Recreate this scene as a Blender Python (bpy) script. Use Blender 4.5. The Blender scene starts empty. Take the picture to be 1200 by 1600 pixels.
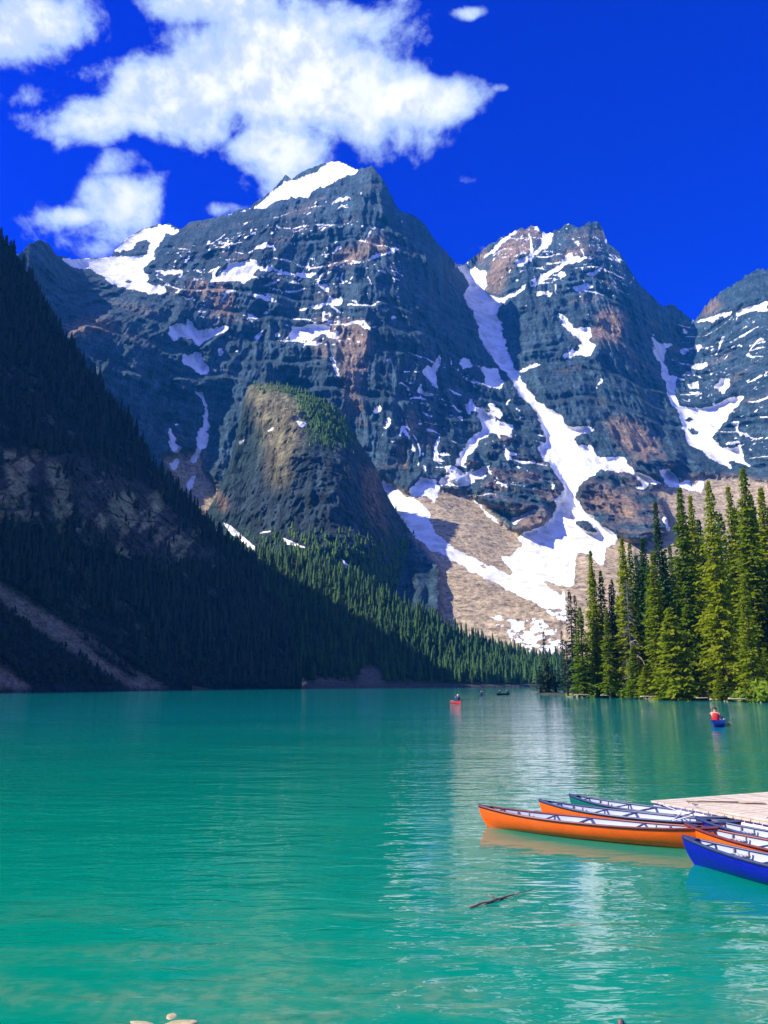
import bpy, bmesh, math, random
import numpy as np
from mathutils import Vector, Matrix

random.seed(7)
rng = np.random.default_rng(7)
scene = bpy.context.scene
COL = scene.collection

# ------------------------------------------------------------------ camera
F = 1240.0                      # focal length in photograph pixels (1200 x 1600)
HORIZON = 1066.0
PITCH = math.atan((HORIZON - 800.0) / F)
CAM_H = 3.0
HAZE = 0.000095
cam_d = bpy.data.cameras.new('camera')
cam = bpy.data.objects.new('camera', cam_d)
COL.objects.link(cam)
cam.location = (0, 0, CAM_H)
cam.rotation_euler = (math.pi / 2 + PITCH, 0, 0)
cam_d.sensor_fit = 'VERTICAL'
cam_d.sensor_height = 36.0
cam_d.lens = 36.0 * F / 1600.0
cam_d.clip_start = 0.1
cam_d.clip_end = 20000
scene.camera = cam
CP, SP = math.cos(PITCH), math.sin(PITCH)

def ray(px, py):
    xc = (np.asarray(px, float) - 600.0) / F
    yc = (800.0 - np.asarray(py, float)) / F
    return xc, CP - yc * SP, SP + yc * CP

def at(px, py, Y):              # point seen at a pixel, Y metres ahead
    x, y, z = ray(px, py)
    k = Y / y
    return Vector((float(x * k), float(Y), float(CAM_H + z * k)))

def ground(px, py, z=0.0):      # point seen at a pixel, on the level z
    x, y, zz = ray(px, py)
    k = (z - CAM_H) / zz
    return Vector((float(x * k), float(y * k), z))

# ------------------------------------------------------------------ light
SUN_AZ = math.radians(-103.0)     # measured from straight ahead (+Y), negative = left
SUN_EL = math.radians(42.0)
sun_vec = Vector((math.sin(SUN_AZ) * math.cos(SUN_EL), math.cos(SUN_AZ) * math.cos(SUN_EL), math.sin(SUN_EL)))
sd = bpy.data.lights.new('sun', 'SUN')
sd.energy = 5.0
sd.angle = math.radians(0.5)
sd.color = (1.0, 0.93, 0.82)
sun = bpy.data.objects.new('sun', sd)
COL.objects.link(sun)
sun.rotation_euler = (-sun_vec).to_track_quat('-Z', 'Y').to_euler()
sun.location = (-50, 0, 200)

scene.view_settings.view_transform = 'Standard'
scene.view_settings.look = 'None'
scene.view_settings.gamma = 1.0
scene.view_settings.exposure = 0.85
scene.view_settings.use_curve_mapping = False
scene.render.engine = 'CYCLES'
scene.cycles.max_bounces = 8
scene.cycles.diffuse_bounces = 2
scene.cycles.glossy_bounces = 3
scene.cycles.transmission_bounces = 4
scene.cycles.transparent_max_bounces = 8
scene.cycles.use_denoising = True
scene.cycles.sample_clamp_indirect = 6.0

# ------------------------------------------------------------------ node helpers
class NT:
    def __init__(self, tree):
        self.t = tree; self.n = tree.nodes; self.l = tree.links
    def put(self, sock, v):
        if v is None: return
        if isinstance(v, bpy.types.NodeSocket): self.l.new(v, sock)
        else: sock.default_value = v
    def math(self, op, a, b=None, c=None, clamp=False):
        m = self.n.new('ShaderNodeMath'); m.operation = op; m.use_clamp = clamp
        self.put(m.inputs[0], a); self.put(m.inputs[1], b)
        if c is not None: self.put(m.inputs[2], c)
        return m.outputs[0]
    def vmath(self, op, a, b=None):
        m = self.n.new('ShaderNodeVectorMath'); m.operation = op
        self.put(m.inputs[0], a)
        if b is not None: self.put(m.inputs[3 if op == 'SCALE' else 1], b)
        return m.outputs['Value'] if op in ('LENGTH', 'DOT_PRODUCT', 'DISTANCE') else m.outputs[0]
    def noise(self, vec, scale, detail=4.0, rough=0.55, dist=0.0, kind='FBM'):
        m = self.n.new('ShaderNodeTexNoise')
        try: m.noise_type = kind
        except Exception: pass
        self.put(m.inputs['Vector'], vec); self.put(m.inputs['Scale'], scale)
        self.put(m.inputs['Detail'], detail); self.put(m.inputs['Roughness'], rough)
        self.put(m.inputs['Distortion'], dist)
        return m.outputs['Fac']
    def mapr(self, v, a, b, c=0.0, d=1.0, smooth=True):
        m = self.n.new('ShaderNodeMapRange')
        m.interpolation_type = 'SMOOTHSTEP' if smooth else 'LINEAR'
        for i, x in enumerate((v, a, b, c, d)): self.put(m.inputs[i], x)
        return m.outputs[0]
    def mix(self, f, a, b, blend='MIX'):
        m = self.n.new('ShaderNodeMix'); m.data_type = 'RGBA'; m.blend_type = blend
        self.put(m.inputs[0], f)
        for s, v in ((m.inputs[6], a), (m.inputs[7], b)):
            if isinstance(v, tuple) and len(v) == 3: v = v + (1.0,)
            self.put(s, v)
        return m.outputs[2]
    def mapping(self, vec, scale=(1, 1, 1), loc=(0, 0, 0), rot=(0, 0, 0)):
        m = self.n.new('ShaderNodeMapping')
        self.put(m.inputs[0], vec); m.inputs[1].default_value = loc
        m.inputs[2].default_value = rot; m.inputs[3].default_value = scale
        return m.outputs[0]
    def attr(self, name):
        m = self.n.new('ShaderNodeAttribute'); m.attribute_name = name
        return m
    def bump(self, h, strength, dist, normal=None):
        m = self.n.new('ShaderNodeBump')
        self.put(m.inputs['Height'], h); self.put(m.inputs['Strength'], strength)
        self.put(m.inputs['Distance'], dist)
        if normal is not None: self.put(m.inputs['Normal'], normal)
        return m.outputs[0]

def material(name):
    m = bpy.data.materials.new(name); m.use_nodes = True
    t = NT(m.node_tree)
    p = m.node_tree.nodes['Principled BSDF']
    return m, t, p

def simple(name, col, rough=0.6, spec=0.5, var=0.15, scale=6.0, bump=0.0):
    m, t, p = material(name)
    tc = t.n.new('ShaderNodeTexCoord').outputs['Object']
    n = t.noise(tc, scale, 5, 0.6)
    lo = tuple(c * (1 - var) for c in col); hi = tuple(min(1, c * (1 + var)) for c in col)
    t.l.new(t.mix(t.mapr(n, 0.3, 0.7), lo, hi), p.inputs['Base Color'])
    p.inputs['Roughness'].default_value = rough
    p.inputs['Specular IOR Level'].default_value = spec
    if bump: t.l.new(t.bump(n, bump, 0.02), p.inputs['Normal'])
    return m

# ------------------------------------------------------------------ sky
world = bpy.data.worlds.new('World')
scene.world = world
world.use_nodes = True
W = NT(world.node_tree)
bg = world.node_tree.nodes['Background']
sky = W.n.new('ShaderNodeTexSky')
sky.sky_type = 'NISHITA'
sky.sun_disc = False
sky.sun_elevation = SUN_EL
sky.sun_rotation = SUN_AZ
sky.altitude = 3000.0
sky.air_density = 1.0
sky.dust_density = 0.0
sky.ozone_density = 4.0
deep = W.mix(1.0, sky.outputs[0], (0.001, 0.008, 1.65), 'MULTIPLY')
D = W.n.new('ShaderNodeTexCoord').outputs['Generated']
sp = W.n.new('ShaderNodeSeparateXYZ'); W.l.new(D, sp.inputs[0])
dy = W.math('MAXIMUM', sp.outputs[1], 0.02)
U = W.math('DIVIDE', sp.outputs[0], dy)
V = W.math('DIVIDE', sp.outputs[2], dy)
CLOUDS = [  # centre and radii as seen from the shore, weight
    (450, 115, 200, 95, 1.55), (300, 150, 140, 75, 1.4), (640, 152, 115, 42, 1.3), (700, 150, 60, 30, 0.95), (435, 228, 85, 75, 1.3),
    (570, 40, 95, 60, 1.05), (40, 40, 135, 62, 1.2), (350, 15, 140, 40, 0.9), (130, 190, 125, 45, 1.25), (240, 185, 90, 40, 1.1),
    (190, 300, 66, 55, 1.1), (185, 255, 60, 34, 1.05), (120, 337, 42, 16, 0.85), (380, 285, 40, 25, 0.85), (560, 195, 60, 35, 1.0),
    (724, 400, 28, 20, 0.85), (785, 137, 24, 10, 0.72), (727, 280, 26, 14, 0.42),
    (880, 343, 30, 14, 0.70), (360, 325, 46, 16, 0.9), (735, 22, 34, 12, 0.75), (640, 30, 50, 40, 0.7), (590, 110, 80, 50, 0.95),
    (150, 110, 60, 30, 0.75), (60, 160, 70, 32, 0.9), (765, 390, 30, 11, 0.7), (30, 230, 25, 30, 0.6),
]
def uv_of(px, py):
    x, y, z = ray(px, py); return float(x / y), float(z / y)
mask = None
for (cx, cy, rx, ry, w) in CLOUDS:
    u0, v0 = uv_of(cx, cy)
    ru = abs(uv_of(cx + rx, cy)[0] - u0) * 1.25; rv = abs(uv_of(cx, cy - ry)[1] - v0) * 1.25
    a = W.math('MULTIPLY', W.math('SUBTRACT', U, u0), 1 / ru)
    b = W.math('MULTIPLY', W.math('SUBTRACT', V, v0), 1 / rv)
    r2 = W.math('ADD', W.math('MULTIPLY', a, a), W.math('MULTIPLY', b, b))
    e = W.math('MULTIPLY', W.math('EXPONENT', W.math('MULTIPLY', r2, -1.1)), w)
    mask = e if mask is None else W.math('MAXIMUM', mask, e)
front = W.mapr(sp.outputs[1], 0.12, 0.3)
mask = W.math('MULTIPLY', mask, front)
# the part of the sky round the photograph is as photographed; elsewhere unseen cumulus added to whiten the ambient light
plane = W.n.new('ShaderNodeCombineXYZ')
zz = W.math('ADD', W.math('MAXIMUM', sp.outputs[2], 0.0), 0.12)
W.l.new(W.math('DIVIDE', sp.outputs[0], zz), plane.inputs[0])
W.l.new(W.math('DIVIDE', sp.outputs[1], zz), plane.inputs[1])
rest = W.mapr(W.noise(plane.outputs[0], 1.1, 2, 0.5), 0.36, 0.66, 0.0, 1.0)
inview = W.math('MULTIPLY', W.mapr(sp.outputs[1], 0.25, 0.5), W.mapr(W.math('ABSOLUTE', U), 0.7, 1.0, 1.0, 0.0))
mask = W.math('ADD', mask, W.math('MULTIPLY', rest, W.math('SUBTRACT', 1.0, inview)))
sq = W.mapping(D, (1.0, 1.0, 1.12))
def cloud_field(off):
    v = W.vmath('ADD', sq, off)
    n1 = W.noise(v, 8.5, 12, 0.585, 0.15)
    return n1
nA = cloud_field((0.0, 0.0, 0.0))
nB = cloud_field((-0.013, -0.004, 0.016))
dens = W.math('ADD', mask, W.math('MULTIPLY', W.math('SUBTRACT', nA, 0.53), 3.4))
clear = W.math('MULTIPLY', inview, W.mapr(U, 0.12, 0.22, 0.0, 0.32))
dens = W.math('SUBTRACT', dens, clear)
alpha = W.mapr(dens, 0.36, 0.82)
lit = W.mapr(W.math('SUBTRACT', nA, nB), -0.09, 0.06)
thick = W.mapr(dens, 0.6, 1.6)
shade = W.mix(thick, (0.42, 0.56, 0.84), (0.86, 0.90, 0.97))
ccol = W.mix(lit, W.mix(0.35, (0.40, 0.50, 0.72), shade), (1.0, 1.0, 1.0))
ccol = W.mix(thick, shade, ccol)
SKY_STRENGTH = 0.10
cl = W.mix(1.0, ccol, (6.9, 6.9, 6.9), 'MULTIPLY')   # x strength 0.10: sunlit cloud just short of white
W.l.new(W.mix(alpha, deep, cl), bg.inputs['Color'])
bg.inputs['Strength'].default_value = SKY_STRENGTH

# ------------------------------------------------------------------ objects helpers
def link(name, me, mats=None, parent=None, loc=None, rz=None):
    o = bpy.data.objects.new(name, me)
    COL.objects.link(o)
    if me is not None and mats is not None and len(me.materials) == 0:
        for m in (mats if isinstance(mats, (list, tuple)) else [mats]): me.materials.append(m)
    if parent is not None: o.parent = parent
    if loc is not None: o.location = loc
    if rz is not None: o.rotation_euler = (0, 0, rz)
    return o

def tag(o, label=None, cat=None, group=None, kind=None):
    if label: o['label'] = label
    if cat: o['category'] = cat
    if group: o['group'] = group
    if kind: o['kind'] = kind
    return o

def np_mesh(name, V_, faces, smooth=False):
    """V_ (n,3) array; faces (m,k) int array with k = 3 or 4"""
    me = bpy.data.meshes.new(name)
    V_ = np.ascontiguousarray(V_, np.float32); faces = np.ascontiguousarray(faces, np.int32)
    m, k = faces.shape
    me.vertices.add(len(V_)); me.vertices.foreach_set('co', V_.ravel())
    me.loops.add(m * k); me.loops.foreach_set('vertex_index', faces.ravel())
    me.polygons.add(m)
    me.polygons.foreach_set('loop_start', np.arange(m, dtype=np.int32) * k)
    try: me.polygons.foreach_set('loop_total', np.full(m, k, np.int32))
    except Exception: pass
    if smooth: me.polygons.foreach_set('use_smooth', np.ones(m, bool))
    me.update(calc_edges=True)
    return me

def set_attr(me, name, arr):
    arr = np.ascontiguousarray(arr, np.float32)
    if arr.ndim == 1:
        a = me.attributes.new(name, 'FLOAT', 'POINT'); a.data.foreach_set('value', arr)
    else:
        if arr.shape[1] == 3: arr = np.hstack([arr, np.ones((len(arr), 1), np.float32)])
        a = me.attributes.new(name, 'FLOAT_COLOR', 'POINT'); a.data.foreach_set('color', np.ascontiguousarray(arr).ravel())

# ------------------------------------------------------------------ numpy noise
_perm = rng.permutation(256).astype(np.int64)
_perm = np.concatenate([_perm, _perm, _perm])
_g = rng.normal(size=(256, 3)); _g /= np.linalg.norm(_g, axis=1)[:, None]
def perlin(x, y, z):
    x, y, z = np.broadcast_arrays(np.asarray(x, float), np.asarray(y, float), np.asarray(z, float))
    xi, yi, zi = np.floor(x).astype(np.int64), np.floor(y).astype(np.int64), np.floor(z).astype(np.int64)
    fx, fy, fz = x - xi, y - yi, z - zi
    u, v, w = (t * t * t * (t * (t * 6 - 15) + 10) for t in (fx, fy, fz))
    xi &= 255; yi &= 255; zi &= 255
    def gr(a, b, c):
        h = _perm[_perm[_perm[(xi + a) & 255] + ((yi + b) & 255)] + ((zi + c) & 255)]
        g = _g[h]
        return g[..., 0] * (fx - a) + g[..., 1] * (fy - b) + g[..., 2] * (fz - c)
    l = lambda a, b, t: a + (b - a) * t
    return 1.5 * l(l(l(gr(0,0,0), gr(1,0,0), u), l(gr(0,1,0), gr(1,1,0), u), v),
                   l(l(gr(0,0,1), gr(1,0,1), u), l(gr(0,1,1), gr(1,1,1), u), v), w)
def fbm(x, y, z, o=4, gain=0.5, lac=2.03):
    s = 0; a = 1; t = 0
    for i in range(o):
        s = s + a * perlin(x + 17.3 * i, y - 9.1 * i, z + 5.7 * i); t += a
        x, y, z = x * lac, y * lac, z * lac; a *= gain
    return s / t
def ridged(x, y, z, o=4, gain=0.5, lac=2.03):
    s = 0; a = 1; t = 0
    for i in range(o):
        s = s + a * (1 - 2 * np.abs(perlin(x + 11.9 * i, y + 3.3 * i, z - 7.7 * i))); t += a
        x, y, z = x * lac, y * lac, z * lac; a *= gain
    return s / t
def sstep(x, a, b):
    t = np.clip((x - a) / (b - a), 0, 1); return t * t * (3 - 2 * t)

# ------------------------------------------------------------------ traced areas -> fields over the photograph
MX0, MY0, MW, MH = -160, 200, 1520, 900
class Field:
    def __init__(self): self.a = np.zeros((MH, MW), np.float32)
    def poly(self, pts, ox=0, oy=0, k=1.0, val=1.0):
        P = np.array(pts, float) / k + np.array([ox, oy]) - np.array([MX0, MY0])
        x0, y0 = np.maximum(np.floor(P.min(0)).astype(int), 0); x1, y1 = np.ceil(P.max(0)).astype(int) + 1
        x1, y1 = min(x1, MW), min(y1, MH)
        if x1 <= x0 or y1 <= y0: return self
        gx, gy = np.meshgrid(np.arange(x0, x1) + 0.5, np.arange(y0, y1) + 0.5)
        ins = np.zeros(gx.shape, bool)
        n = len(P)
        for i in range(n):
            (ax, ay), (bx, by) = P[i], P[(i + 1) % n]
            c = ((ay > gy) != (by > gy))
            with np.errstate(divide='ignore', invalid='ignore'):
                xs = (bx - ax) * (gy - ay) / (by - ay) + ax
            ins ^= c & (gx < xs)
        self.a[y0:y1, x0:x1][ins] = val
        return self
    def blur(self, r):
        a = self.a
        for ax in (0, 1):
            for _ in range(2):
                c = np.cumsum(np.pad(a, [(r + 1, r) if i == ax else (0, 0) for i in (0, 1)], mode='edge'), axis=ax)
                n = a.shape[ax]; k = 2 * r + 1
                a = (np.take(c, np.arange(k, k + n), ax) - np.take(c, np.arange(0, n), ax)) / k
        self.a = a.astype(np.float32); return self
    def at(self, px, py):
        x = np.clip(px - MX0, 0, MW - 1.01); y = np.clip(py - MY0, 0, MH - 1.01)
        xi, yi = x.astype(int), y.astype(int); fx, fy = x - xi, y - yi
        a = self.a
        return (a[yi, xi] * (1 - fx) + a[yi, xi + 1] * fx) * (1 - fy) + (a[yi + 1, xi] * (1 - fx) + a[yi + 1, xi + 1] * fx) * fy

class TPS:
    def __init__(self, pts):
        P = np.array(pts, float); self.c = P[:, :2] / 500.0; n = len(P)
        d = np.linalg.norm(self.c[:, None] - self.c[None], axis=2)
        K = np.where(d > 0, d * d * np.log(d + 1e-12), 0) + np.eye(n) * 1e-3
        Q = np.hstack([np.ones((n, 1)), self.c])
        A = np.block([[K, Q], [Q.T, np.zeros((3, 3))]])
        self.w = np.linalg.solve(A, np.concatenate([P[:, 2], np.zeros(3)]))
    def __call__(self, px, py):
        x, y = px / 500.0, py / 500.0
        r = self.w[-3] + self.w[-2] * x + self.w[-1] * y
        for (cx, cy), w in zip(self.c, self.w[:-3]):
            d2 = (x - cx) ** 2 + (y - cy) ** 2
            r = r + w * 0.5 * d2 * np.log(d2 + 1e-12)
        return r

def place(px, py, R):           # R = horizontal distance from the shore viewpoint
    x, y, z = ray(px, py)
    h = np.sqrt(x * x + y * y)
    return np.stack([x / h * R, y / h * R, CAM_H + z / h * R], -1)

def grid_faces(nu, nv):
    i = np.arange(nv - 1)[:, None] * nu + np.arange(nu - 1)[None]
    i = i.ravel()
    return np.stack([i, i + 1, i + 1 + nu, i + nu], -1)

def back_rows(P, rows, step, drop):
    """P (nv,nu,3) with the ridge as its last row; adds the far side of the mountain behind it"""
    top = P[-1]; h = top[:, :2] / np.linalg.norm(top[:, :2], axis=1)[:, None]
    out = [P]
    for k in range(1, rows + 1):
        q = top.copy(); q[:, :2] += h * step * k ** 1.3; q[:, 2] -= drop * k ** 1.3
        out.append(q[None])
    return np.concatenate(out, 0)

# ================================================================== THE LAKE
def lake_material():
    m, t, p = material('glacial lake water')
    geo = t.n.new('ShaderNodeNewGeometry').outputs['Position']
    s = t.n.new('ShaderNodeSeparateXYZ'); t.l.new(geo, s.inputs[0])
    dist = t.vmath('LENGTH', t.vmath('MULTIPLY', geo, (1, 1, 0)))
    # colour of the water body: silty shallows by the near shore, green shelf, turquoise depth
    deep = t.mix(t.mapr(dist, 12, 90), WATER_NEAR, WATER_FAR)
    patch = t.noise(t.mapping(geo, (0.35, 0.8, 1), rot=(0, 0, 0.3)), 1.0, 5, 0.6)
    shal = t.math('MULTIPLY', t.mapr(dist, 7.0, 14.5, 1.0, 0.0), t.mapr(patch, 0.42, 0.66))
    bed = t.mix(t.mapr(t.noise(geo, 5.0, 4, 0.65), 0.38, 0.62), (0.03, 0.20, 0.11), (0.13, 0.24, 0.13))
    col = t.mix(t.math('MULTIPLY', shal, 0.75), deep, bed)
    big = t.noise(t.mapping(geo, (0.02, 0.06, 1)), 1.0, 3, 0.5)
    col = t.mix(t.mapr(big, 0.3, 0.7, 0.0, 0.22), col, WATER_DARK)
    t.l.new(col, p.inputs['Base Color'])
    p.inputs['Roughness'].default_value = 0.04
    p.inputs['IOR'].default_value = 1.5
    p.inputs['Specular IOR Level'].default_value = 0.5
    # ripples, longer along the shore than across it
    v1 = t.mapping(geo, (0.9, 2.3, 1), rot=(0, 0, 0.10))
    v2 = t.mapping(geo, (2.4, 5.2, 1), rot=(0, 0, -0.22))
    v3 = t.mapping(geo, (0.22, 0.55, 1), rot=(0, 0, 0.35))
    n1 = t.noise(v1, 1.0, 2.0, 0.45, 0.6)
    n2 = t.noise(v2, 1.0, 2.0, 0.5, 0.4)
    n3 = t.noise(v3, 1.0, 2.0, 0.5, 0.3)
    gust = t.mapr(t.noise(t.mapping(geo, (0.05, 0.12, 1)), 1.0, 2, 0.5), 0.3, 0.7, 0.55, 1.25)
    h = t.math('ADD', t.math('MULTIPLY', n1, 0.080), t.math('MULTIPLY', n2, 0.017))
    h = t.math('ADD', h, t.math('MULTIPLY', n3, 0.10))
    lee = t.mapr(t.vmath('DISTANCE', t.vmath('MULTIPLY', geo, (0.8, 1.0, 0)), (3.7, 15.2, 0)), 2.2, 5.5, 0.36, 1.0)
    h = t.math('MULTIPLY', t.math('MULTIPLY', h, gust), lee)
    t.l.new(t.bump(h, 1.0, WAVE), p.inputs['Normal'])
    return m
WATER_NEAR = (0.000, 0.225, 0.128)
WATER_FAR = (0.000, 0.245, 0.240)
WATER_DARK = (0.000, 0.140, 0.130)
WAVE = 0.42
xs = np.array([-1500, -600, -200, -60, -20, 0, 20, 60, 200, 600, 1500.0]); ys = np.array([-300, -40, 3, 10, 30, 80, 200, 400, 700, 1000, 1600.0])
gx, gy = np.meshgrid(xs, ys)
me = np_mesh('lake', np.stack([gx.ravel(), gy.ravel(), np.zeros(gx.size)], -1), grid_faces(len(xs), len(ys)))
lake = link('lake', me, lake_material())
tag(lake, kind='structure')

# ================================================================== THE FAR MOUNTAINS
snow = Field()
S1 = (0, 200, 2.6667); S2 = (350, 200, 2.6667); S3 = (700, 300, 2.4); S4 = (0, 650, 2.6667); S5 = (400, 650, 2.4); S6 = (800, 700, 3.0)
def many(f, frame, polys, val=1.0):
    for q in polys: f.poly([(q[i], q[i + 1]) for i in range(0, len(q), 2)], *frame, val=val)
many(snow, S1, [
 (220,540,300,580,340,595,380,590,440,630,490,665,540,680,600,680,630,695,690,690,690,665,640,640,600,605,620,560,655,550,650,528,560,533,450,537,300,545,270,545),
 (470,530,500,490,540,450,570,440,600,420,680,400,760,420,735,445,690,440,665,480,650,520,600,530,620,500,640,470,590,470,560,500,520,510),
 (905,625,960,565,1000,555,1070,548,1075,585,1050,620,1020,650,960,640,880,640,810,640,810,622,870,632),
 (790,592,920,583,920,592,800,600), (640,588,700,598,760,583,762,598,700,620,660,610),
 (640,600,690,640,740,655,735,668,690,655,650,625),
 (700,860,720,820,780,820,750,760,735,740,770,770,830,850,860,840,900,830,945,815,955,845,900,870,860,890,835,920,810,890,760,870,720,895),
 (745,940,790,945,820,932,850,945,850,970,890,1025,840,1030,790,1000,770,985),
 (808,1065,820,1100,850,1100,870,1200,875,1280,860,1333,820,1333,815,1280,840,1250,850,1190,830,1120,810,1110),
 (705,1260,725,1265,740,1333,710,1333), (700,1210,740,1235,775,1220,760,1245,738,1248),
 (908,920,930,920,940,950,910,950), (965,935,1005,925,1000,940), (1000,690,1090,695,1140,710,1185,755,1130,730,1080,710),
 (1100,645,1180,680,1200,690,1130,670), (780,745,845,740,845,750,785,752), (850,1040,856,1062,848,1066), (1060,865,1090,850,1100,870,1080,885),
 (1105,880,1120,905,1112,905), (1140,850,1160,848,1178,875,1150,870)])
many(snow, S4, [
 (705,55,725,60,735,120,770,130,730,160,718,150), (830,0,870,0,875,90,845,150,800,200,790,190,820,150,815,80,850,20),
 (700,205,745,178,750,195,725,235), (775,290,815,245,820,260,790,310,782,335), (735,10,770,45,800,38,770,50,745,40)])
many(snow, S2, [
 (115,338,170,290,230,240,265,215,310,215,330,185,400,150,480,133,520,160,575,168,540,195,480,215,420,245,380,265,350,295,280,290,220,310,190,330,160,342),
 (0,360,60,345,120,330,120,340,60,354,0,370), (400,335,440,320,490,290,510,280,540,290,490,310,430,330), (565,265,600,270,570,285),
 (580,560,620,530,680,512,710,510,755,512,700,525,630,545,590,562), (445,680,480,660,540,640,610,610,590,630,530,650,470,672),
 (170,645,240,675,330,670,400,650,415,640,440,660,445,700,470,710,490,705,495,735,440,740,380,755,290,770,340,748,430,725,435,690,400,665,330,682,240,690),
 (140,565,230,590,290,605,330,600,395,605,390,625,300,622,230,605,150,595), (630,590,660,590,690,605,640,600),
 (285,830,330,820,410,815,450,825,430,850,490,850,480,890,440,870,400,860,380,880,330,900,310,890,290,890,275,900,275,860),
 (575,690,610,662,595,690), (518,727,555,708,530,727), (440,955,460,950,475,990,490,1040,470,1040,455,1000), (665,965,700,950,695,975,670,985),
 (825,1020,840,985,860,1000,885,970,910,930,905,990,880,1020,890,1060,890,1095,870,1070), (980,990,1010,955,1050,990,1000,1005),
 (1070,980,1100,1020,1140,1000,1170,1060,1150,1100,1090,1075,1090,1040,1075,1010), (680,1185,700,1215,690,1240,650,1260,670,1235),
 (600,1190,660,1160,650,1185), (525,1190,550,1190,540,1205), (740,1180,760,1250,790,1333,775,1333,750,1260),
 (675,780,740,785,715,797), (920,735,965,740,930,748), (635,692,690,700,650,702), (810,445,845,463,815,455), (735,385,760,392,740,398),
 (1040,1190,1120,1220,1180,1250,1200,1240,1200,1290,1120,1270,1080,1300,1010,1310,1050,1280,1090,1240), (960,1055,995,1075,980,1090), (850,1160,890,1150,870,1180),
 (210,850,235,870,215,872), (120,880,160,855,150,890), (280,800,292,830,276,850), (690,1040,740,1060,700,1055), (505,795,530,790,520,805)])
many(snow, S3, [
 (15,265,50,240,90,265,110,290,145,295,150,325,140,370,190,395,230,385,290,345,290,365,240,405,190,430,185,460,210,490,205,545,235,610,250,660,290,730,350,790,420,840,445,880,550,885,540,905,470,920,490,950,540,955,560,985,600,1000,660,995,665,1020,720,1060,790,1085,850,1100,900,1105,950,1130,900,1115,820,1100,740,1090,680,1060,600,1050,570,1040,530,1070,490,1100,480,1140,510,1200,420,1200,400,1150,440,1110,420,1060,390,1040,330,965,370,930,350,880,310,800,270,760,230,700,190,650,140,590,120,540,95,450,60,390,80,350,50,300),
 (300,365,350,310,410,280,470,218,470,245,540,238,560,250,500,262,450,270,400,305,340,350), (245,255,300,245,350,200,350,150,400,150,395,185,350,225,300,265,270,285),
 (125,248,170,205,240,150,270,140,240,168,190,215,150,248), (575,245,615,223,600,245,580,257), (500,315,540,295,585,273,575,295,530,320),
 (465,355,555,340,550,360,500,380,470,375), (410,305,450,295,445,320,420,325), (330,400,345,370,400,380,385,400,360,387),
 (400,415,420,455,450,475,480,515,540,505,545,545,525,550,560,580,535,620,480,615,430,630,440,605,490,590,500,560,480,540,440,510,415,460),
 (260,665,340,640,355,650,300,670,265,677), (580,695,600,710,550,735), (505,460,545,458,515,468), (450,590,480,575,470,600),
 (770,510,790,570,840,565,810,600,815,640,835,690,860,690,855,740,860,790,890,810,960,810,1060,770,1120,765,1100,800,1060,830,1030,880,990,920,1000,940,1050,960,1100,950,1110,1000,1170,1060,1100,1020,1050,1010,1070,1050,1000,1010,950,970,900,945,880,890,870,830,830,790,810,700,795,640,765,570),
 (865,590,910,580,890,610), (920,575,970,570,940,605), (920,650,980,635,970,665,915,670), (900,720,940,710,950,740,905,750),
 (970,720,1020,730,1020,700,1060,695,1050,740,1030,760), (1060,860,1100,855,1100,880,1070,880), (865,700,915,660,925,655,880,705),
 (925,485,985,463,1060,452,1140,428,1200,408,1200,445,1130,452,1060,467,990,482,930,497), (1060,575,1120,570,1200,555,1200,565,1130,580,1070,585),
 (40,620,100,650,60,665), (125,650,180,660,210,720,190,750,150,720,150,690), (110,790,160,840,200,870,250,880,240,895,190,880,150,920,130,900),
 (280,425,320,418,290,437), (240,800,285,820,262,826), (640,555,680,560,660,566), (830,560,850,575,830,590)])
many(snow, S5, [
 (460,205,490,250,560,300,630,330,655,370,650,400,680,440,720,480,800,530,880,560,960,600,1050,650,1100,690,1140,700,1160,640,1165,790,1130,770,1100,740,1000,680,900,630,800,580,700,520,650,500,600,460,540,400,500,340,480,290),
 (570,290,600,245,620,225,680,245,690,265,670,330,640,300,600,310), (690,260,740,265,790,270,830,240,880,210,870,185,800,210,760,200,740,185,710,185,720,210,690,240),
 (740,185,800,100,830,90,835,110,800,150,770,190), (800,290,850,340,900,390,940,430,925,425,870,375,815,315), (950,385,1000,370,1050,345,1060,355,1000,385,970,410),
 (1040,120,1090,110,1150,150,1200,120,1200,640,1140,640,1100,620,1020,600,940,560,920,520,960,530,1000,490,980,450,1060,420,1110,380,1150,310,1160,250,1110,190,1080,150),
 (880,760,910,745,950,760,1000,770,1050,750,1140,800,1110,840,1030,850,960,855,950,820,920,800), (980,860,1100,845,1165,840,1165,900,1050,900),
 (860,5,910,15,960,45,920,50,880,30), (950,190,1000,190,1020,180,990,205), (1110,240,1125,250,1115,300,1105,300), (555,10,600,130,590,140,570,80), (615,170,645,210,625,205)])
many(snow, S6, [
 (130,10,230,60,260,0,400,0,380,40,420,50,530,40,540,75,560,100,620,125,650,170,620,175,560,120,500,120,410,90,390,130,330,170,300,220,320,280,370,320,430,370,500,410,480,450,440,470,430,510,440,560,400,540,370,500,320,490,290,520,290,600,260,640,200,640,150,620,150,640,220,680,230,720,260,840,180,790,130,740,0,660,0,500,60,480,120,390,180,370,220,280,260,200,200,120),
 (680,95,740,100,780,140,770,165,830,150,830,175,870,170,900,145,890,215,840,190,760,175,720,165,700,120), (560,180,640,175,650,190,600,200), (705,310,745,350,745,410,715,360)])
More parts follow.
